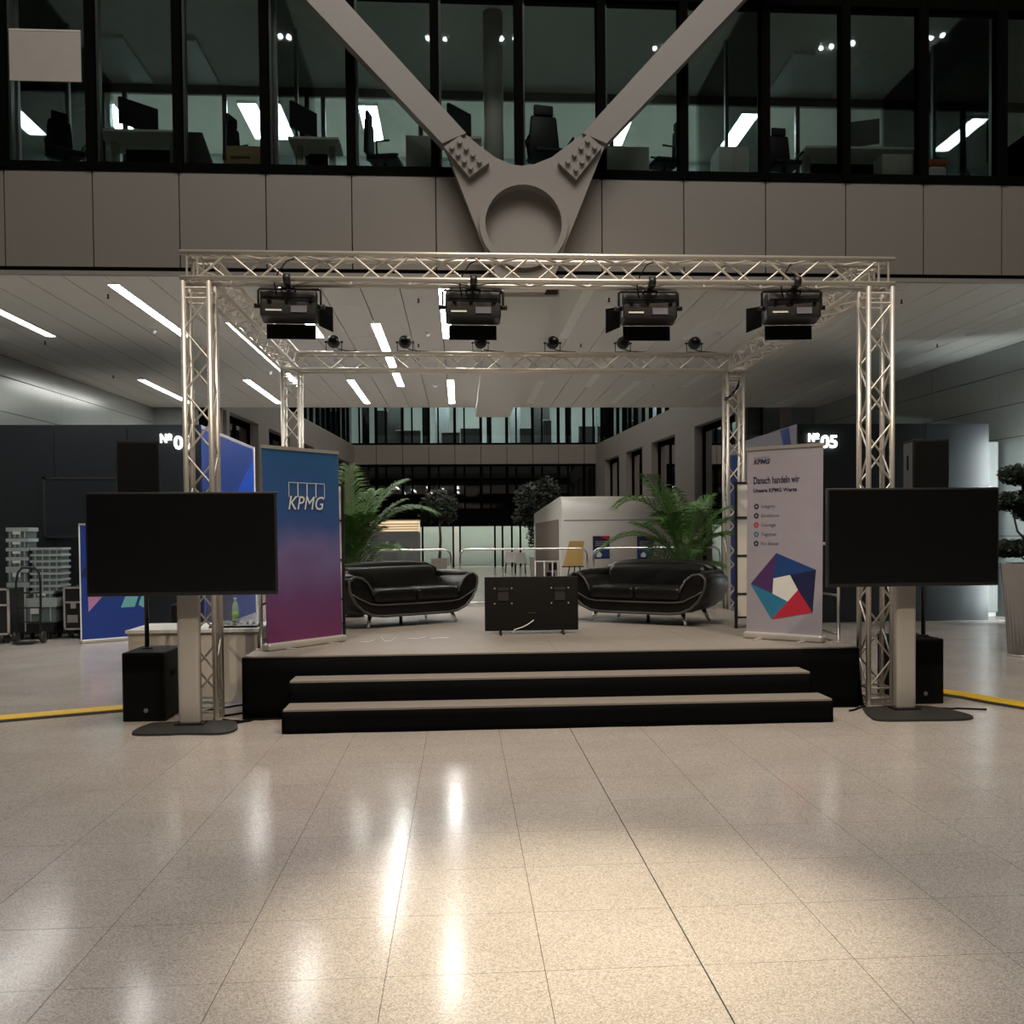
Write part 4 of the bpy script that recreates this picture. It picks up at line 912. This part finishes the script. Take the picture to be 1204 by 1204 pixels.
p = on_z(517, 679); tree(p.x, p.y, (.62, .72), [((.0, 0, 2.75), (.75, .7, .55), 700), ((-.35, 0, 2.35), (.4, .4, .35), 250), ((.3, 0, 2.3), (.4, .4, .3), 250)], [([(0, 0, .7), (.05, 0, 1.4), (0, 0, 2.4)], [.06, .05, .03])], 'dark leafy tree in a pale box planter beyond the stage rail', .10)
p = on_y(632, 660, 39.5); tree(p.x, 39.5, (.6, .7), [((.0, 0, 3.0), (.95, .8, .65), 900), ((-.45, 0, 2.3), (.55, .5, .45), 350), ((.4, 0, 3.5), (.5, .5, .35), 300), ((-.1, 0, 1.6), (.35, .4, .6), 220)], [([(0, 0, .6), (-.05, 0, 1.4), (0, 0, 2.6)], [.06, .05, .03])], 'dark leafy tree rising behind the white pavilion', .10)
tree(7.22, 12.55, (0, 1.19), [((-.10, 0, 2.32), (.26, .25, .14), 1500), ((-.20, 0, 1.98), (.30, .28, .13), 1700), ((.06, 0, 1.82), (.22, .2, .10), 900), ((-.20, .0, 1.38), (.28, .25, .12), 1500), ((.12, 0, 2.10), (.2, .2, .12), 900), ((.15, 0, 1.45), (.25, .2, .12), 900)],
     [([(0, 0, 1.1), (.05, 0, 1.5), (-.02, 0, 1.8), (-.06, 0, 2.3)], [.03, .028, .022, .012]), ([(.03, 0, 1.45), (-.12, 0, 1.6), (-.20, 0, 1.95)], [.018, .014, .008]), ([(.02, 0, 1.2), (-.1, 0, 1.3), (-.2, 0, 1.4)], [.016, .012, .008])], 'cloud-pruned dark tree in a tall conical steel planter', .032, 'cone')

# ================================================================== yellow cable strips
def strip(pts, label):
    P_ = [Vector((*p, 0)) for p in pts]; mb = MB(); v = []; prof = [(-.11, 0), (-.11, .026), (-.07, .036), (.07, .036), (.11, .026), (.11, 0)]
    Q = []
    for i in range(len(P_) - 1):
        for t in range(4): Q.append(P_[i].lerp(P_[i + 1], t / 4))
    Q.append(P_[-1])
    for i, p in enumerate(Q):
        d = (Q[min(i + 1, len(Q) - 1)] - Q[max(i - 1, 0)]).normalized(); s_ = Vector((-d.y, d.x, 0)); v += [p + s_ * a + Vector((0, 0, b)) for a, b in prof]
    n = len(Q); f = [(i * 6 + j, i * 6 + j + 1, i * 6 + 7 + j, i * 6 + 6 + j) for i in range(n - 1) for j in range(5)]
    r = thing('cable_strip', P_[0], label, 'cable strip'); o = -P_[0]
    mb.add([Vector(x) + o for x in v], f); mb.f += [tuple(range(6)), tuple(reversed(range((n - 1) * 6, n * 6)))]; mb.sm += [False, False]
    obj('ramp', mb, 'yellow', r)
    e = MB(); v = []
    for i, p in enumerate(Q):
        d = (Q[min(i + 1, n - 1)] - Q[max(i - 1, 0)]).normalized(); s_ = Vector((-d.y, d.x, 0)); s_ = -s_ if s_.y > 0 else s_
        v += [p + o + s_ * .111, p + o + s_ * .135, p + o + s_ * .135 + Vector((0, 0, .006)), p + o + s_ * .111 + Vector((0, 0, .020))]
    e.add(v, [(i * 4 + j, i * 4 + (j + 1) % 4, i * 4 + 4 + (j + 1) % 4, i * 4 + 4 + j) for i in range(n - 1) for j in range(4)])
    obj('edge', e, 'dark_rubber', r)
g = lambda a, b: on_z(a, b)[:2]
strip([g(-160, 868), g(-60, 854), g(0, 847), g(80, 840), g(150, 834)], 'yellow cable strip on the floor running behind the subwoofer and light desk')
strip([g(1105, 815), g(1140, 820), g(1172, 826), g(1215, 833), g(1300, 850)], 'yellow cable strip on the floor leading past the steel planter')

# ================================================================== technician desk behind the left column
dx0, dx1, dy0, dy1, dz = -3.2, -1.98, 9.98, 10.75, .73
r = thing('technician_desk', ((dx0 + dx1) / 2, (dy0 + dy1) / 2, 0), 'beige panelled technician desk behind the subwoofer', 'desk'); cx, cy = (dx0 + dx1) / 2, (dy0 + dy1) / 2
obj('front_panel', MB().box(dx0 - cx, dx1 - cx, dy0 - cy, dy0 - cy + .03, .02, dz - .03), 'desk_white', r)
for s_ in (dx0 - cx, dx1 - cx - .03): obj('side_panel', MB().box(s_, s_ + .03, dy0 - cy + .03, dy1 - cy, 0, dz - .03), 'desk_white', r)
obj('worktop', MB().box(dx0 - cx - .02, dx1 - cx + .02, dy0 - cy - .02, dy1 - cy, dz - .03, dz), 'white', r)
def on_desk(px, py, Y): return on_y(px, py, Y)
p = on_desk(277, 728, 10.52); r = thing('water_bottle', (p.x, 10.52, dz), 'clear plastic water bottle with green label on the technician desk', 'bottle')
obj('body', MB().lathe([(.005, 0), (.032, .003), (.034, .02), (.034, .17), (.028, .20), (.013, .235), (.013, .25), (.005, .25)], n=16), 'bottle', r); obj('label_wrap', MB().lathe([(.0345, .05), (.0345, .13)], n=16), 'label_green', r); obj('cap', MB().cyl((0, 0, .245), (0, 0, .268), .016, 12), 'white', r)
p = on_desk(277, 738, 10.15); r = thing('lighting_console', (p.x + .02, 10.22, dz), 'low black lighting console on the technician desk', 'console')
obj('body', MB().prism([(-.14, 0), (.14, 0), (.14, .05), (-.14, .02)], -.26, .20, 'X'), 'black_plastic', r)
for i in range(7): obj('fader', MB().box(-.22 + .06 * i, -.20 + .06 * i, -.05, -.03, .03, .045), 'white', r)
p = on_desk(258, 735, 10.3)
r = thing('paper_sheets', (p.x - .17, 10.2, dz), 'loose white papers on the technician desk beside the console', 'paper'); obj('sheet', MB().box(-.1, .1, -.14, .14, 0, .004), 'white', r); o = obj('sheet', MB().box(-.1, .1, -.14, .14, .004, .008), 'white', r); o.rotation_euler = (0, 0, .4)
p = on_y(207, 732, 11.0); r = thing('office_chair', (p.x, 11.05, 0), 'black swivel chair behind the technician desk', 'chair')
obj('backrest', MB().rbox((0, .02, .76), (.13, .06, .30), .03, 3), 'leather', r); obj('seat', MB().rbox((0, -.1, .45), (.42, .4, .07), .03, 3), 'leather', r); obj('post', MB().cyl((0, -.1, .08), (0, -.1, .42), .025, 10), 'black_plastic', r)
obj('back_bar', MB().tube([(0, .08, .44), (0, .09, .55), (0, .05, .68)], .018, 6), 'black_plastic', r)
for i in range(5): a = 2 * PI * i / 5; obj('foot', MB().tube([(0, -.1, .09), (.27 * math.cos(a), -.1 + .27 * math.sin(a), .045)], .018, 6), 'black_plastic', r)
# cables on the floor
random.seed(21)
for k, (pts, l) in enumerate((([(245, 850), (262, 842), (285, 838), (300, 843), (285, 848), (262, 846)], 'black cable looped on the floor by the truss column foot'), ([(240, 836), (262, 832), (290, 828), (296, 822)], 'black cable running to the stage skirt from the desk'), ([(255, 858), (275, 851), (300, 846), (330, 845)], 'black cable along the floor towards the lowest step'),
                              ([(1000, 836), (1012, 831), (1035, 829), (1052, 832)], 'black cable on the floor behind the television stand by the white banner'), ([(1100, 833), (1125, 833), (1160, 834)], 'thin black cable lying flat beside the television base'))):
    Q = [on_z(*p, .009) for p in pts]; R_ = []
    for i in range(len(Q) - 1):
        for t in range(4): R_.append(Q[i].lerp(Q[i + 1], t / 4) + Vector((random.uniform(-.01, .01), random.uniform(-.02, .02), 0)))
    obj('floor_cable', MB().tube(R_ + [Q[-1]], .009, 6), 'black_matte', label=l, cat='cable')
# white tape marks on the stage
for pts, l in (([(424, 755), (432, 755), (440, 753)], 'short white tape scrap on the stage floor near the purple banner'), ([(448, 749), (452, 754), (459, 754), (466, 749)], 'curved white tape scrap on the stage floor before the sofa'), ([(478, 751), (490, 751), (500, 749)], 'wavy white tape scrap on the stage floor between the scraps'), ([(506, 751), (515, 750), (528, 750)], 'straight white tape scrap on the stage floor nearest the low monitor')):
    Q = [on_z(*p, SZ + .003) for p in pts]; mb = MB(); v = []
    for q in Q: v += [q + Vector((0, -.014, 0)), q + Vector((0, .014, 0)), q + Vector((0, .014, .003)), q + Vector((0, -.014, .003))]
    mb.add(v, [(i * 4 + j, i * 4 + (j + 1) % 4, i * 4 + 4 + (j + 1) % 4, i * 4 + 4 + j) for i in range(len(Q) - 1) for j in range(4)]); obj('tape_mark', mb, 'white', label=l, cat='tape')

# ================================================================== crates, cases, hand truck, blue banner by the left box
YC = 16.75
def crate(px0, px1, py0, py1, label, grp, Y=YC, d=.40):
    a, b = on_y(px0, py1, Y), on_y(px1, py0, Y); w_ = b.x - a.x; h = max(.05, on_y((px0 + px1) / 2, py0, Y).z - on_y((px0 + px1) / 2, py1, Y).z); z = on_y((px0 + px1) / 2, py1, Y).z
    r = thing('storage_crate', ((a.x + b.x) / 2, Y + d / 2, z), label, 'crate', grp)
    t = .022; w2, d2 = w_ / 2, d / 2
    obj('shell', MB().box(-w2 + t, w2 - t, -d2 + t, d2 - t, 0, h * .62), 'crate_dark', r); obj('rim', MB().box(-w2, w2, -d2, d2, h * .62, h * .985), 'crate', r)
    for i in range(4): x = -w2 + t + (w_ - 2 * t) * (i + .5) / 4; obj('rib', MB().box(x - .008, x + .008, -d2 + .003, -d2 + t, h * .05, h * .62), 'crate', r)
    if h > .1: obj('label_plate', MB().box(-.07, .05, -d2 - .002, -d2 + .012, h * .35, h * .62), 'white', r)
yy = [620, 633, 644, 655, 666, 685]
ORD = ('topmost', 'second from top', 'third from top', 'fourth from top', 'fifth from top', 'sixth from top', 'seventh from top')
for k, (a, b) in enumerate(zip(yy, yy[1:])): crate(7, 33, a, b, 'grey plastic crate, ' + ORD[k] + ' of the taller stack behind the hand truck', 'crates of the taller stack')
crate(8, 34, 685, 702, 'grey plastic crate at the foot of the taller stack', None)
for i in range(7): crate(35.5, 72, 644 + 7.3 * i, 651.3 + 7.3 * i, 'shallow grey tray, ' + ORD[i] + ' of the shorter stack beside the taller one', 'trays of the shorter stack', YC + .02)
crate(36, 63, 695.1, 703, 'shallow grey tray under the shorter stack beside the black case', None, YC)
crate(17, 66, 703, 732, 'large grey crate at the bottom of the stacks behind the hand truck', None, YC - .06, .55)
def dolly(): 
    a, b = on_y(18, 745, YC), on_y(66, 745, YC); zt = on_y(40, 732, YC).z; r = thing('equipment_dolly', ((a.x + b.x) / 2, YC + .2, 0), 'low black wheeled dolly carrying the grey crates', 'dolly'); w2 = (b.x - a.x) / 2
    obj('deck', MB().box(-w2, w2, -.3, .3, .12, max(.16, zt)), 'black_plastic', r)
    for sx in (-1, 1):
        for sy in (-1, 1): obj('castor', MB().lathe([(.06, -.02), (.06, .02)], (sx * (w2 - .1), sy * .22, .06), 12, 'X'), 'dark_rubber', r)
dolly()
def flight_case(px0, px1, py0, py1, Y, label):
    a, b = on_y(px0, py1, Y), on_y(px1, py0, Y); w2 = (b.x - a.x) / 2; z0, z1 = .14, on_y((px0 + px1) / 2, py0, Y).z; r = thing('flight_case', ((a.x + b.x) / 2, Y + .3, 0), label, 'case'); d2 = .3
    obj('body', MB().box(-w2 + .01, w2 - .01, -d2 + .01, d2 - .01, z0, z1 - .01), 'black_plastic', r)
    for sx in (-1, 1):
        for sy in (-1, 1): obj('edge_profile', MB().box(min(sx * w2, sx * (w2 - .03)), max(sx * w2, sx * (w2 - .03)), min(sy * d2, sy * (d2 - .03)), max(sy * d2, sy * (d2 - .03)), z0, z1), 'brushed', r)
    for zz in (z0, z1 - .03, z0 + (z1 - z0) * .62): obj('edge_profile', MB().box(-w2, w2, -d2, -d2 + .02, zz, zz + .03), 'brushed', r)
    obj('latch', MB().box(-.04, .04, -d2 - .012, -d2, z0 + (z1 - z0) * .5, z0 + (z1 - z0) * .62), 'brushed', r); obj('label_plate', MB().box(-.10, .06, -d2 - .004, -d2 + .012, z0 + .12, z0 + .24), 'paper', r)
    for sx in (-1, 1):
        for sy in (-1, 1): obj('castor', MB().lathe([(.055, -.018), (.055, .018)], (sx * (w2 - .08), sy * .2, .055), 12, 'X').box(sx * (w2 - .08) - .03, sx * (w2 - .08) + .03, sy * .2 - .03, sy * .2 + .03, .09, .14), 'dark_rubber', r)
flight_case(75, 98, 690, 748, 16.75, 'black flight case with metal edges between crates and blue banner'); flight_case(-30, 10, 692, 752, 16.05, 'black flight case with metal edges left of the hand truck')
pa, pb = on_z(19, 757), on_z(50, 756); r = thing('hand_truck', ((pa.x + pb.x) / 2, pa.y, 0), 'black tubular hand truck standing before the grey crates', 'hand truck'); w2 = (pb.x - pa.x) / 2; zt = on_y(34, 667, pa.y).z
obj('frame', MB().tube([(-w2, 0, .08), (-w2, .04, zt - .22), (-w2 * .85, .05, zt - .08), (-w2 * .5, .05, zt - .01), (w2 * .5, .05, zt - .01), (w2 * .85, .05, zt - .08), (w2, .04, zt - .22), (w2, 0, .08)], .017, 8), 'black_plastic', r)
for z in (.33, .55, .78): obj('cross_bar', MB().cyl((-w2, .02, z), (w2, .02, z), .012, 8), 'black_plastic', r)
obj('toe_plate', MB().box(-w2 + .03, w2 - .03, -.22, .02, .02, .035), 'black_plastic', r)
for s_ in (-1, 1): obj('wheel', MB().lathe([(.03, -.025), (.085, -.025), (.095, 0), (.085, .025), (.03, .025)], (s_ * (w2 + .02), .05, .095), 18, 'X'), 'dark_rubber', r)
# blue roll-up banner by the left box
pa, pb = on_z(96, 757), on_z(170, 751); zt = on_y(94, 617, pa.y).z
bnf = thing('rollup_banner', ((pa.x + pb.x) / 2, (pa.y + pb.y) / 2, 0), 'blue roll-up banner with teal and pink shapes on the hall floor', 'banner', None, math.atan2(pb.y - pa.y, pb.x - pa.x)); w2 = (pb - pa).length / 2
obj('fabric', MB().box(-w2, w2, -.004, 0, .05, zt), 'blue', bnf); obj('top_rail', MB().box(-w2 - .01, w2 + .01, -.014, .01, zt - .01, zt + .02), 'aluminium', bnf); obj('cassette', MB().rbox((0, 0, .03), (2 * w2 + .02, .1, .06), .02, 2), 'brushed', bnf); obj('side_edge', MB().box(-w2 - .012, -w2 + .006, -.006, .004, .05, zt), 'white', bnf)
def fb(poly, m, name, k=0): obj(name, MB().prism(poly, -.0075 - .002 * k, -.004, 'Y'), m, bnf)
x0 = -w2 + .11
fb([(x0, 1.02), (x0 + .75, 1.02), (x0 + .75, 1.55), (x0, 1.55)], 'aqua', 'graphic_shape'); fb([(x0, .48), (x0 + .42, .92), (x0 + .42, 1.0), (x0, 1.0)], 'pink', 'graphic_shape'); fb([(x0 + .1 + .2 * math.cos(a), 1.02 + .2 * math.sin(a)) for a in [PI * i / 10 for i in range(11)]], 'navy', 'graphic_shape', 1)
fb([(x0 + .5, .52), (x0 + .72, .52), (x0 + .82, .80), (x0 + .62, .80)], 'aqua', 'graphic_shape'); fb([(x0 + .78, .55), (x0 + .86, .50), (x0 + 1.0, .82), (x0 + .9, .85)], 'aqua', 'graphic_shape')
fb([(x0 + .25, .60), (x0 + .42, .74), (x0 + .52, .62), (x0 + .47, .80), (x0 + .38, .84), (x0 + .22, .70)], 'cobalt', 'graphic_shape', 1)
text('brand_lettering', 'KPMG', .12, 'white', bnf, (x0 - .01, -.006, 1.66), UP, .001, .28, bold=.003)

# ================================================================== pavilion, posters, easel, kiosk in the court
pv = thing('pavilion', (3.75, 24.0, 0), 'white pavilion with rounded roof edge and side doorway in the court', 'pavilion')
x0, x1 = 2.38 - 3.75, 5.25 - 3.75; R_ = .40; top = 2.50
prof = [(0, 0), (0, top - R_)] + [(R_ - R_ * math.cos(a), top - R_ + R_ * math.sin(a)) for a in [PI / 2 * i / 10 for i in range(1, 11)]] + [(.5, top), (.5, 0)]
mb = MB(); n = len(prof); mb.add([(x0, p[0], p[1]) for p in prof] + [(x1, p[0], p[1]) for p in prof], [(i, (i + 1) % n, n + (i + 1) % n, n + i) for i in range(n)], True); mb.f += [tuple(reversed(range(n))), tuple(range(n, 2 * n))]; mb.sm += [False, False]
obj('front_hall', mb, 'pavilion', pv)
obj('side_wall', MB().hexa([(x0, .5, 0), (x1, .5, 0), (x1 + .25, 12.5, 0), (x0 + .24, 12.5, 0)], [(x0, .5, top), (x1, .5, top), (x1 + .25, 12.5, 2.32), (x0 + .24, 12.5, 2.32)]), 'pavilion', pv)
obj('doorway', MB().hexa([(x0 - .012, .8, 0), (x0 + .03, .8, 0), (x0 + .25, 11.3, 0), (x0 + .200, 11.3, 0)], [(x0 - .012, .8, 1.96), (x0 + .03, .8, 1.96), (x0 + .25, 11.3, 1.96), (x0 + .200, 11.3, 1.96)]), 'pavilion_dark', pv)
obj('groove', MB().box(x0 + .05, x1, -.006, .004, 1.91, 1.93), 'ink_grey', pv)
for px, l in ((707, 'dark poster with red corner on the white pavilion wall near the easel'), (759, 'dark poster with red corner on the white pavilion wall behind the palm')):
    p = on_y(px, 657, 23.98); r = thing('poster', (p.x, 23.985, p.z), l, 'poster')
    obj('sheet', MB().box(-.20, .20, -.004, .006, 0, .54), 'ink', r); obj('red_corner', MB().prism([(-.05, .54), (.20, .54), (.20, .44), (.10, .47)], -.007, -.004), 'red', r); obj('photo_area', MB().box(-.18, .18, -.006, -.004, .03, .24), 'cobalt', r)
    obj('white_figure', MB().prism([(-.12, .05), (-.02, .03), (.02, .10), (-.04, .17), (-.10, .13)], -.009, -.006), 'white', r)
    for k in range(3): obj('text_line', MB().box(-.14, .12 - .05 * k, -.007, -.004, .40 - .045 * k, .42 - .045 * k), 'lilac', r)
p = on_y(675, 690, 23.0); r = thing('easel', (p.x, 23.0, 0), 'easel holding an ochre board before the white pavilion', 'easel')
obj('board', MB().hexa([(-.26, -.06, .88), (.20, -.06, .88), (.20, -.04, .88), (-.26, -.04, .88)], [(-.10, .08, 1.40), (.24, .08, 1.40), (.24, .10, 1.40), (-.10, .10, 1.40)]), 'ochre', r); obj('cap_strip', MB().box(-.10, .25, .06, .11, 1.38, 1.44), 'ochre', r)
obj('leg', MB().tube([(-.28, -.18, 0), (-.05, .08, 1.1)], .014, 6), 'black_plastic', r); obj('leg', MB().tube([(.24, -.18, 0), (.10, .08, 1.1)], .014, 6), 'black_plastic', r); obj('leg', MB().tube([(0, .45, 0), (.05, .10, 1.1)], .014, 6), 'black_plastic', r); obj('shelf', MB().box(-.28, .22, -.10, -.03, .85, .875), 'black_plastic', r)
p = on_y(643, 690, 22.4); r = thing('chair_rack', (p.x, 22.4, 0), 'white metal rack of folded chairs beside the pavilion doorway', 'rack')
for x in (-.25, -.05, .13, .25): obj('upright', MB().cyl((x, 0, 0), (x, 0, 1.02), .016, 8), 'white', r)
for z in (.35, 1.0): obj('rail', MB().cyl((-.25, 0, z), (.25, 0, z), .014, 8), 'white', r)
for i in range(4): obj('folded_seat', MB().box(.0 + .05 * (i % 2), .18 + .05 * (i % 2), .05, .09, .2 + .2 * i, .36 + .2 * i), 'leather', r)
a, b = on_y(434, 650, 34.5), on_y(492, 650, 34.5); zt = on_y(470, 611, 34.5).z
r = thing('kiosk', ((a.x + b.x) / 2, 34.5, 0), 'grey kiosk with a glowing louvred top behind the palm', 'kiosk'); w2 = (b.x - a.x) / 2
obj('body', MB().box(-w2, w2, 0, 1.6, 0, zt - .42), 'kiosk_grey', r); obj('door', MB().box(-w2 + .12, -w2 + .95, -.02, 0, 0, 1.45), 'end_wall', r); obj('light_slot', MB().box(-w2, w2, .06, 1.5, zt - .42, zt - .04), 'warm_slot', r)
for i in range(4): obj('louvre', MB().box(-w2 - .02, w2 + .02, -.02, .05, zt - .42 + .085 * i, zt - .385 + .085 * i), 'desk_white', r)
obj('roof', MB().box(-w2 - .03, w2 + .03, -.03, 1.6, zt - .04, zt), 'desk_white', r)
for px, dy, l in ((600, 2.0, 'white cafe chair standing inside the far entrance'), (612, 3.4, 'white cafe chair standing by the far entrance glazing')):
    p = on_y(px, 660, 44 - dy); r = thing('cafe_chair', (p.x, 44 - dy, 0), l, 'chair')
    obj('seat', MB().box(-.2, .2, -.2, .2, .43, .46), 'white', r); obj('backrest', MB().box(-.2, .2, .17, .2, .46, .85), 'white', r)
    for sx in (-1, 1):
        for sy in (-1, 1): obj('leg', MB().cyl((sx * .18, sy * .18, .43), (sx * .2, sy * .2, 0), .014, 6), 'black_plastic', r)

# ================================================================== office furniture behind the upper glass
def off_chair(px, py_top, Y, label, rz=0.0, h=1.2, grp=None):
    p = on_y(px, py_top, Y); r = thing('office_chair', (p.x, Y, ZO), label, 'chair', grp, rz); s_ = max(.8, (p.z - ZO) / 1.2)
    obj('backrest', MB().rbox((0, .22, .80), (.44, .07, .52), .03, 3, lambda q: Vector((q.x * (1 - .25 * max(0, q.z) / .26), q.y + .10 * (q.z ** 2) * 4, q.z))), 'black_plastic', r)
    obj('headrest', MB().rbox((0, .24, 1.13), (.26, .06, .14), .025, 3), 'black_plastic', r); obj('seat', MB().rbox((0, 0, .47), (.48, .46, .08), .035, 3), 'black_plastic', r)
    obj('spine', MB().tube([(0, .12, .42), (0, .27, .5), (0, .28, 1.1)], .02, 6), 'black_plastic', r); obj('post', MB().cyl((0, 0, .08), (0, 0, .45), .026, 10), 'black_plastic', r)
    for sx in (-1, 1): obj('armrest', MB().tube([(sx * .24, .06, .45), (sx * .28, .06, .66), (sx * .28, -.14, .67)], .018, 6), 'black_plastic', r)
    for i in range(5): a = 2 * PI * i / 5 + .3; obj('foot', MB().tube([(0, 0, .09), (.28 * math.cos(a), .28 * math.sin(a), .04)], .018, 6), 'black_plastic', r)
    r.scale = (s_, s_, s_)
def off_desk(px0, px1, py, Y, label, d=.8, side=True):
    a, b = on_y(px0, py, Y), on_y(px1, py, Y); zt = a.z - ZO; w2 = (b.x - a.x) / 2; r = thing('office_desk', ((a.x + b.x) / 2, Y + d / 2, ZO), label, 'desk')
    obj('top', MB().box(-w2, w2, -d / 2, d / 2, zt - .03, zt), 'cabinet', r)
    for sx in (-1, 1): obj('leg', MB().box(sx * (w2 - .12) - .04, sx * (w2 - .12) + .04, -.05, .05, 0, zt - .03).box(sx * (w2 - .12) - .04, sx * (w2 - .12) + .04, -d / 2 + .03, d / 2 - .03, 0, .03), 'cabinet', r)
    obj('modesty_panel', MB().box(-w2 + .2, w2 - .2, .18, .2, zt - .4, zt - .05), 'dark_rubber', r)
    return zt + ZO
def off_monitor(px, Y, z, label, rz=0.0, w_=.55):
    p = on_y(px, 150, Y); r = thing('desk_monitor', (p.x, Y, z), label, 'monitor', None, rz)
    obj('panel', MB().box(-w_ / 2, w_ / 2, -.02, .02, .12, .46), 'black_plastic', r); obj('screen', MB().box(-w_ / 2 + .01, w_ / 2 - .01, .02, .023, .13, .45), 'screen', r); obj('stand', MB().box(-.03, .03, .0, .04, 0, .3).box(-.1, .1, -.08, .1, 0, .012), 'black_plastic', r)
def off_cabinet(px0, px1, py, Y, label, d=.45, m='cabinet'):
    a, b = on_y(px0, py, Y), on_y(px1, py, Y); h = a.z - ZO; w2 = (b.x - a.x) / 2; r = thing('office_cabinet', ((a.x + b.x) / 2, Y + d / 2, ZO), label, 'cabinet')
    obj('body', MB().box(-w2, w2, -d / 2, d / 2, 0, h), m, r); obj('door', MB().box(-w2 + .01, -.004, -d / 2 - .012, -d / 2, .03, h - .03), m, r); obj('door', MB().box(.004, w2 - .01, -d / 2 - .012, -d / 2, .03, h - .03), m, r)
off_chair(76, 126, 13.85, 'black office chair behind the glass under the white sheet', .7)
z = off_desk(112, 205, 151, 13.75, 'long office desk beside the chair under the white sheet'); off_monitor(163, 14.05, z, 'dark monitor on the desk near the white sheet', .8)
off_chair(291, 135, 14.5, 'black office chair behind the cardboard box', 1.3)
r_ = thing('acoustic_screen', (on_y(232, 160, 13.9).x, 13.95, ZO), 'dark grey slanting desk screen beside the cardboard box', 'screen'); obj('panel', MB().hexa([(-.25, -.03, 0), (.30, -.03, 0), (.30, .03, 0), (-.25, .03, 0)], [(-.25, -.03, .75), (.06, -.03, .75), (.06, .03, .75), (-.25, .03, .75)]), 'dark_rubber', r_); obj('foot', MB().box(-.24, -.18, -.12, .12, 0, .02).box(.22, .28, -.12, .12, 0, .02), 'brushed', r_)
p = on_y(287, 196, 13.55); r = thing('cardboard_box', (p.x, 13.66, ZO), 'brown cardboard box standing on the office floor behind the glass', 'box')
hb = on_y(287, 172, 13.55).z - ZO; obj('carton', MB().box(-.225, .225, -.12, .14, 0, hb), 'cardboard', r); obj('tape', MB().box(-.225, .225, -.02, .03, hb, hb + .003), 'paper', r)
for k in range(2): obj('print_line', MB().box(-.17, .08 + .06 * k, -.123, -.12, hb * (.62 - .25 * k), hb * (.70 - .25 * k)), 'bark', r)
z = off_desk(338, 398, 160, 13.7, 'short office desk between glass room divider and strut', .6); off_monitor(357, 13.9, z, 'dark monitor on the short desk between divider and strut', 1.0, .5)
off_chair(452, 132, 13.95, 'black office chair beside the beige cabinet under the left strut', 1.4); off_cabinet(477, 508, 159, 13.6, 'beige office cabinet under the left diagonal strut')
off_chair(645, 115, 13.9, 'black office chair above the round hole node', 0.2); off_cabinet(715, 763, 172, 13.6, 'beige office cabinet with black top right of the steel node'); 
z = off_desk(528, 566, 160, 14.4, 'office desk between the node and the pillar', .6); off_monitor(540, 14.6, z, 'dark tilted monitor above the node between mullions', .9, .5)
off_chair(781, 152, 13.75, 'black office chair beside the black-topped cabinet', -1.4); off_cabinet(845, 880, 172, 13.6, 'beige office cabinet between chair and glass room divider'); off_chair(922, 147, 13.75, 'black high-backed office chair right of the glass room divider', 0.1)
z = off_desk(948, 1080, 171, 13.8, 'long office desk right of the high-backed chair', .7); off_monitor(1010, 14.1, z, 'dark monitor on the long desk beside the pedestal', -.4)
off_cabinet(1037, 1078, 181, 13.48, 'beige office pedestal under the long desk end', .28)
p = on_y(1101, 172, 13.9); r = thing('wall_picture', (p.x, 14.3, p.z), 'blue mountain picture panel behind the glass near the right pillar', 'picture', None, 1.0)
obj('frame', MB().box(-.24, .24, -.02, .02, 0, .62), 'black_plastic', r); obj('print', MB().box(-.22, .22, -.024, -.02, .02, .60), 'cobalt', r); obj('mountain', MB().prism([(-.22, .02), (.22, .02), (.22, .30), (.05, .42), (-.08, .25), (-.22, .35)], -.028, -.024), 'navy', r)
p = on_y(1105, 205, 13.5); r = thing('shopping_bag', (p.x, 13.62, ZO), 'white and orange bag on the office floor near the right pillar', 'bag')
obj('bag', MB().rbox((0, 0, .17), (.26, .16, .34), .05, 3), 'white', r); obj('cloth', MB().rbox((.0, 0, .38), (.28, .18, .12), .05, 3), 'orange', r); obj('print', MB().rbox((-.03, -.082, .12), (.12, .01, .13), .004, 2), 'navy', r)
p = on_y(1137, 205, 13.5); r = thing('backpack', (p.x, 13.62, ZO), 'dark blue backpack lying beside the white and orange bag', 'bag'); obj('body', MB().rbox((0, 0, .08), (.34, .2, .16), .06, 3), 'navy', r); obj('strap', MB().tube([(-.1, -.08, .14), (-.06, -.09, .24), (.04, -.09, .25), (.09, -.08, .15)], .014, 6), 'black_plastic', r)
a, b = on_y(12, 95, 13.27), on_y(95, 37, 13.27)
r = thing('paper_sheet', ((a.x + b.x) / 2, YF + .012, a.z), 'large blank white sheet hung on the upper glass', 'sheet'); w2 = (b.x - a.x) / 2; obj('sheet', MB().box(-w2, w2, -.006, .006, 0, b.z - a.z), 'paper', r); obj('hanging_strip', MB().box(-w2, w2, -.01, .01, b.z - a.z - .012, b.z - a.z + .008), 'cabinet', r)
